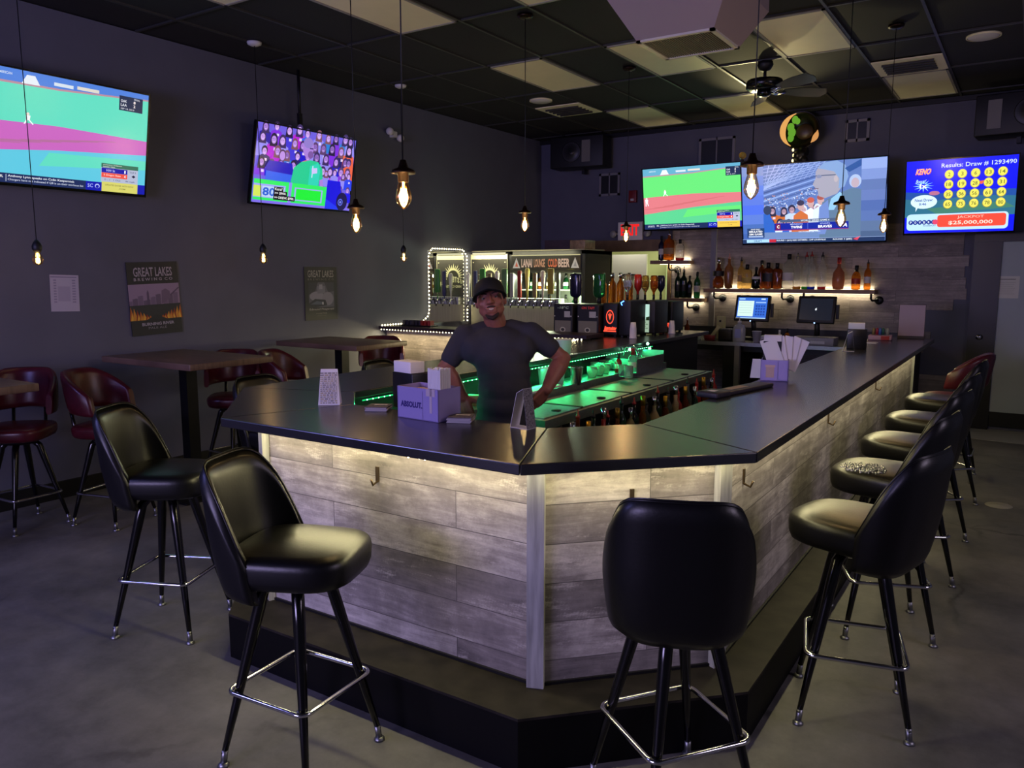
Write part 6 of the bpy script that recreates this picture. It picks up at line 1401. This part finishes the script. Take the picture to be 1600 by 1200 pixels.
def post2(P, w, h):
    X_ = lambda u: -w/2+u*w; Y_ = lambda v: h/2-v*h
    P.rect(X_(0), Y_(1), X_(1), Y_(0), '#2b2b2a'); P.rect(X_(.12), Y_(.76), X_(.9), Y_(.29), '#5c5a64'); P.poly([(X_(.12), Y_(.29)), (X_(.4), Y_(.29)), (X_(.32), Y_(.45)), (X_(.12), Y_(.52))], '#38363e')
    P.poly([(X_(.6), Y_(.29)), (X_(.9), Y_(.29)), (X_(.9), Y_(.46)), (X_(.72), Y_(.48))], '#3f3d46'); P.ell(X_(.36), Y_(.55), w*.22, h*.09, '#8a8690'); P.ell(X_(.7), Y_(.6), w*.18, h*.13, '#827e88'); P.rect(X_(.38), Y_(.5), X_(.62), Y_(.36), '#77747e'); P.rect(X_(.44), Y_(.42), X_(.54), Y_(.33), '#96929c')
    P.poly([(X_(.12), Y_(.68)), (X_(.3), Y_(.6)), (X_(.62), Y_(.62)), (X_(.68), Y_(.72)), (X_(.3), Y_(.76)), (X_(.12), Y_(.76))], '#33343a'); P.poly([(X_(.16), Y_(.7)), (X_(.35), Y_(.64)), (X_(.56), Y_(.66)), (X_(.5), Y_(.71))], '#5a606c'); P.rect(X_(.52), Y_(.71), X_(.56), Y_(.66), '#c8c4c8')
    P.text('GREAT LAKES', 0, Y_(.13), w*.8, h*.13, '#98948e', .01); P.text('B R E W I N G  C O', 0, Y_(.235), w*.8, h*.035, '#7a7670', .0)
    P.text('Edmund Fitzgerald', 0, Y_(.80), w*.76, h*.05, '#a09c96', .02, .15); P.text('PORTER', 0, Y_(.875), w*.34, h*.022, '#86827c'); P.text('BREWED IN OHIO', 0, Y_(.92), w*.26, h*.016, '#6a6660')
poster(3.60, 4.05, 1.187, 1.778, R(2), 'black tin poster with orange flames and a city skyline', post1)
poster(5.43, 5.865, 1.22, 1.753, R(0), 'black tin poster with a grey ship picture, beside the far high table', post2)
t = thing('paper_notice', 'white paper notice taped to the left wall beneath the far left pendant', 'notice', (XL+.003, 3.106, 1.537), (Euler(LEFT).to_matrix() @ Matrix.Rotation(R(-1.5), 3, 'Z')).to_euler())
P = Pic(); P.rect(-.105, -.135, .105, .135, '#a8a2b4'); P.rect(-.1, .115, .09, .122, '#77718a'); P.rect(-.05, -.06, .04, .05, '#9a94a8')
for k in range(9): P.rect(-.08, .09-.02*k, -.06, .1-.02*k, '#857f96'); P.rect(.055, .09-.02*k, .08, .1-.02*k, '#857f96')
P.build('sheet', M_print, t)
# two-head emergency lamps, exit sign, alarm, wall vents
t = thing('emergency_lamp', 'small two-headed emergency lamp high on the left wall', 'emergency light', (XL+.04, 6.76, 3.2), LEFT)
MB().b2((-.03, -.03, -.04), (.03, .03, .02)).build('base', M_white, t)
for a, z_ in ((-.09, .02), (.08, -.03)): MB().ball((a, z_, .02), .042, 12, 8).tube([(0, 0, 0), (a, z_, .02)], .008, 6).build('lamp_head', M_white, t)
t = thing('exit_sign', 'white exit sign with red letters above the doorway', 'exit sign', (-4.60, YB-.03, 2.255), BACK)
MB().b2((-.18, -.125, -.025), (.18, .125, .02), bev=.006).build('housing', mat('sign_white', '#e6e2d4', .5), t)
P = Pic(.0002); P.text('EXIT', .0, .02, .27, .15, '#e8201c', .04); P.build('letters', paint_mat('lit_letters', 1.1), t, (0, 0, .021))
for s_ in (-1, 1): MB().lathe([(0, 0), (.045, 0), (.05, .03), (.042, .05), (0, .055)], (s_*.25, -.03, -.01), 16).tube([(s_*.17, -.03, 0), (s_*.23, -.03, 0)], .012, 6).build('lamp_head', mat('lamp_grey', '#8c8c88', .3), t)
t = thing('fire_alarm', 'small red fire alarm strobe left of the baseball television', 'fire alarm', (-4.575, YB-.02, 2.715), BACK)
MB().b2((-.055, -.08, -.02), (.055, .08, .03), bev=.006).build('body', mat('alarm_red', '#7a1c1e', .4), t); MB().b2((-.02, -.06, .03), (.025, -.03, .045)).build('strobe', M_white, t)
def wvent(x0, x1, z0, z1, label):
    t = thing('wall_vent', label, 'vent', ((x0+x1)/2, YB-.01, (z0+z1)/2), BACK); w_, h_ = (x1-x0)/2, (z1-z0)/2
    q = MB()
    for a, b_ in (((-w_, -h_), (w_, -h_+.03)), ((-w_, h_-.03), (w_, h_)), ((-w_, -h_), (-w_+.03, h_)), ((w_-.03, -h_), (w_, h_)), ((-.008, -h_), (.008, h_))): q.b2((*a, -.008), (*b_, .012))
    q.build('frame', mat('vent_frame', '#77757c', .5), t)
    for s_ in (-1, 1): MB().b2((min(s_*.008, s_*(w_-.03)), -h_+.03, -.008), (max(s_*.008, s_*(w_-.03)), h_-.03, .004)).build('dark_pane', mat('vent_dark', '#17171b', .4), t)
    return t
wvent(-5.09, -4.78, 2.745, 3.045, 'small two-pane grille on the back wall below the left loudspeaker'); wvent(-1.94, -1.68, 3.185, 3.43, 'small two-pane grille on the back wall above the stadium television')
wvent(-3.68, -3.22, 2.95, 3.38, 'wide dim grille on the back wall above the baseball television')
def speaker(loc, w_, h_, rz, label, hx):
    t = thing('loudspeaker', label, 'loudspeaker', loc, rz)
    MB().b2((-w_/2, -.15, -h_/2), (w_/2, .17, h_/2), bev=.01).build('cabinet', M_black, t)
    q = MB(); q.M = Matrix.Translation((-hx*.5, -.151, 0)) @ Matrix.Rotation(PI/2, 4, 'X'); q.lathe([(.13, 0), (.135, .008), (.125, .01), (.05, -.0), (.045, .012), (.0, .018)], n=28); q.build('cone', mat('speaker_cone', '#26262a', .4), t)
    q = MB(); q.b2((hx-.06, -.156, -h_*.34), (hx+.06, -.15, h_*.36)); q.build('horn', mat('horn_grey', '#6f6c66', .35), t)
    MB().b2((-.02, .1, -h_/2-.06), (.02, .2, -h_/2+.02)).build('bracket', M_dsteel, t)
    return t
speaker((-5.24, 9.66, 3.30), .76, .40, R(6), 'large black loudspeaker hanging in the back left corner', .14)
speaker((-.24, 9.60, 3.26), .74, .40, R(-4), 'black loudspeaker above the numbered balls television at the top right', -.20)
# stand pole above the game show television and its cable
t = thing('mounting_pole', 'thin black pole hanging from the ceiling above the game show television', 'pole', (-5.86, 5.30, ZC)); MB().tube([(0, 0, 0), (0, 0, -.42)], .014, 8).build('pole', M_black, t); MB().box((0, 0, -.44), (.03, .04, .1)).build('hook', M_black, t)
# hanging air cleaner
ac = thing('air_cleaner', 'mauve-lit box air cleaner with a black grille hanging from the ceiling', 'air cleaner', (-1.71, 4.40, 2.95))
w0, d0, w1, d1, H1, H2 = .22, .215, .34, .34, .20, .46
q = MB(); P0 = [(-w0, -d0, 0), (w0, -d0, 0), (w0, d0, 0), (-w0, d0, 0)]; P1 = [(-w1, -d1, H1), (w1, -d1, H1), (w1, d1, H1), (-w1, d1, H1)]; P2 = [(-w1, -d1, H2), (w1, -d1, H2), (w1, d1, H2), (-w1, d1, H2)]
q._add(P0+P1+P2, [(0, 1, 5, 4), (1, 2, 6, 5), (2, 3, 7, 6), (3, 0, 4, 7), (4, 5, 9, 8), (5, 6, 10, 9), (6, 7, 11, 10), (7, 4, 8, 11), (8, 9, 10, 11), (0, 1, 2, 3)]); q.build('housing', mat('cleaner_grey', '#8a7c7e', .5), ac)
q = MB()
for a, b_ in (((-w0, -d0), (w0, -d0+.025)), ((-w0, d0-.025), (w0, d0)), ((-w0, -d0), (-w0+.025, d0)), ((w0-.025, -d0), (w0, d0))): q.b2((*a, -.012), (*b_, .004))
q.build('grille_frame', mat('grille_frame', '#c4c0b4', .4), ac)
MB().b2((-w0+.02, -d0+.02, -.002), (w0-.02, d0-.02, 0)).build('filter', M_black, ac)
q = MB()
for k in range(30): x = -w0+.03+k*(2*w0-.06)/29; q.b2((x-.0015, -d0+.02, -.009), (x+.0015, d0-.02, -.004))
q.build('grille_bars', mat('grille_bar', '#8a887c', .4), ac)
for a in (-1, 1):
    for b_ in (-1, 1): MB().tube([(a*.28, b_*.28, H2), (a*.28, b_*.28, ZC-2.95)], .006, 6).build('hanger', M_black, ac)
# ceiling fan
fn = thing('ceiling_fan', 'black ceiling fan with dark glossy blades hanging over the back of the bar', 'ceiling fan', (-2.15, 7.4, ZC))
MB().lathe([(0, 0), (.065, 0), (.07, -.03), (.05, -.07), (.02, -.085), (0, -.085)], n=20).build('canopy', M_black, fn)
MB().tube([(0, 0, -.08), (0, 0, -.16)], .014, 10).build('downrod', M_black, fn)
MB().lathe([(0, -.14), (.05, -.145), (.15, -.16), (.16, -.18), (.16, -.225), (.13, -.245), (.06, -.25), (0, -.25)], n=32).build('motor_housing', mat('fan_black', '#08080a', .25), fn)
MB().lathe([(0, -.25), (.06, -.25), (.062, -.285), (.04, -.30), (0, -.302)], n=20).build('switch_housing', mat('fan_black'), fn)
for a in (112, 40, -32):
    a = R(a); q = MB(); q.M = Matrix.Rotation(a, 4, 'Z') @ Matrix.Translation((0, 0, -.25)) @ Matrix.Rotation(R(-20), 4, 'X')
    n_ = 12; up_ = []; 
    for i in range(n_+1):
        u = i/n_; x = .17+.42*u; hw_ = .035+.035*min(1, u*2.2) if u < .9 else .07*math.sqrt(max(0.02, 1-((u-.9)/.1)**2))
        up_.append([(x, -hw_, .003), (x, hw_, .003), (x, hw_, -.003), (x, -hw_, -.003), (x, -hw_, .003)])
    q.grid(up_, sm=False); q._add(up_[0][:4], [(0, 1, 2, 3)]); q._add(up_[-1][:4], [(0, 1, 2, 3)]); b_ = q.build('blade', mat('blade_lacquer', '#3f4440', .22, spec=.8), fn)
    q = MB(); q.M = Matrix.Rotation(a, 4, 'Z'); q.tube([(.06, 0, -.262), (.12, .02, -.27), (.2, 0, -.258)], .01, 6); q.tube([(.06, 0, -.262), (.12, -.02, -.27), (.2, 0, -.258)], .01, 6); q.build('blade_iron', M_chrome, b_)
# round ornament on a dark column above the televisions
gl = thing('globe_ornament', 'round ornament with glowing amber rim and green centre on a dark knobbly column', 'ornament', (-2.37, 9.66, 2.70))
q = MB(); rn = random.Random(4)
for k in range(26): z_ = .02+.36*k/25; q.ball((rn.uniform(-.035, .035)+.02, rn.uniform(-.03, .03), z_), rn.uniform(.045, .075), 8, 6)
remesh(q, .012, 1).build('column', mat('knobbly_black', '#0d0d10', .35), gl)
q = MB(); q.M = Matrix.Translation((.0, .03, .62)) @ Matrix.Rotation(PI/2, 4, 'X'); q.lathe([(.0, -.05), (.12, -.04), (.19, .0), (.215, .05), (.21, .055), (.185, .01), (.115, -.03), (0, -.04)], n=32); q.build('dish', mat('dark_bronze_dish', '#1a1512', .3, metal=.5), gl)
def arc(a0, a1, r0, r1, w0_, nm, m_):
    q = MB(); pts = [(math.cos(a0+(a1-a0)*i/14)*r0, -.03, .62+math.sin(a0+(a1-a0)*i/14)*r0) for i in range(15)]; q.tube(pts, [w0_*max(.15, math.sin(PI*i/14)) for i in range(15)], 8); q.build(nm, m_, gl)
arc(R(105), R(240), .195, 0, .035, 'amber_rim', emat('amber_glow', (1.0, .50, .14), .8)); arc(R(-50), R(-5), .195, 0, .03, 'amber_rim', emat('amber_glow2', (1.0, .45, .14), .7))
q = MB()
for x, z_, r_ in ((-.105, .66, .05), (-.09, .60, .055), (-.1, .54, .045), (-.06, .74, .045), (-.03, .72, .035)): q.ball((x, -.03, z_), r_, 10, 7, (.8, .35, 1))
q.build('green_figure', emat('green_glow', (.22, .6, .05), .6), gl); q = MB(); q.ball((.05, -.02, .60), .10, 14, 9, (1, .35, .9)); q.build('centre_boss', mat('boss', '#3a2c1a', .4), gl)
for k in range(6): q = MB(); q.ball((-.06+.008*(k % 2), -.06, .40-.06*k), .012, 6, 4, (1, .5, 1.6)); q.build('amber_bead', emat('bead_glow', (1, .8, .3), 3), gl)
point('ornament_lamp', (-2.34, 9.1, 3.0), 3, (1.0, .72, .25), .08)
MB().b2((-.03, -.05, -.03), (.03, .285, .03)).build('wall_bracket', M_black, gl)
# loose coin like lid on the floor and drain cover
t = thing('floor_disc', 'pale round lid lying on the concrete floor at the right', 'lid', (-.09, 6.62, .001)); MB().lathe([(0, .006), (.03, .006), (.034, .003), (.085, .003), (.09, 0), (0, 0)], n=28).build('disc', mat('disc_grey', '#a09c90', .5), t)

# clip lamp added on top of the televisions to warm the tiles by the fan
cl = thing('added_clip_lamp', 'small added clip lamp perched where the baseball and stadium televisions meet, aimed upward', 'lamp', (-2.90, 9.22, 2.955))
ld = Vector((.85, -1.75, .60)).normalized(); q = MB(); q.M = Matrix.Translation((0, 0, .06)) @ ld.to_track_quat('Z', 'Y').to_matrix().to_4x4()
q.lathe([(.0, -.05), (.018, -.05), (.022, -.03), (.04, .03), (.042, .035), (.038, .032), (.018, -.02), (0, -.022)], n=20); q.build('lamp_head', mat('brass_yellow', '#a8924c', .35, metal=.4), cl)
MB().b2((-.012, -.02, -.05), (.012, .03, .03)).build('clip', M_black, cl)
sp = bpy.data.lights.new('added_ceiling_beam', 'SPOT'); sp.energy = 90; sp.color = (1.0, .86, .42); sp.spot_size = R(54); sp.spot_blend = 1.0; sp.shadow_soft_size = .03
so_ = bpy.data.objects.new('added_ceiling_beam', sp); COL.objects.link(so_); so_.location = Vector((-2.90, 9.22, 3.015))+ld*.05; so_.rotation_euler = ld.to_track_quat('-Z', 'Y').to_euler()
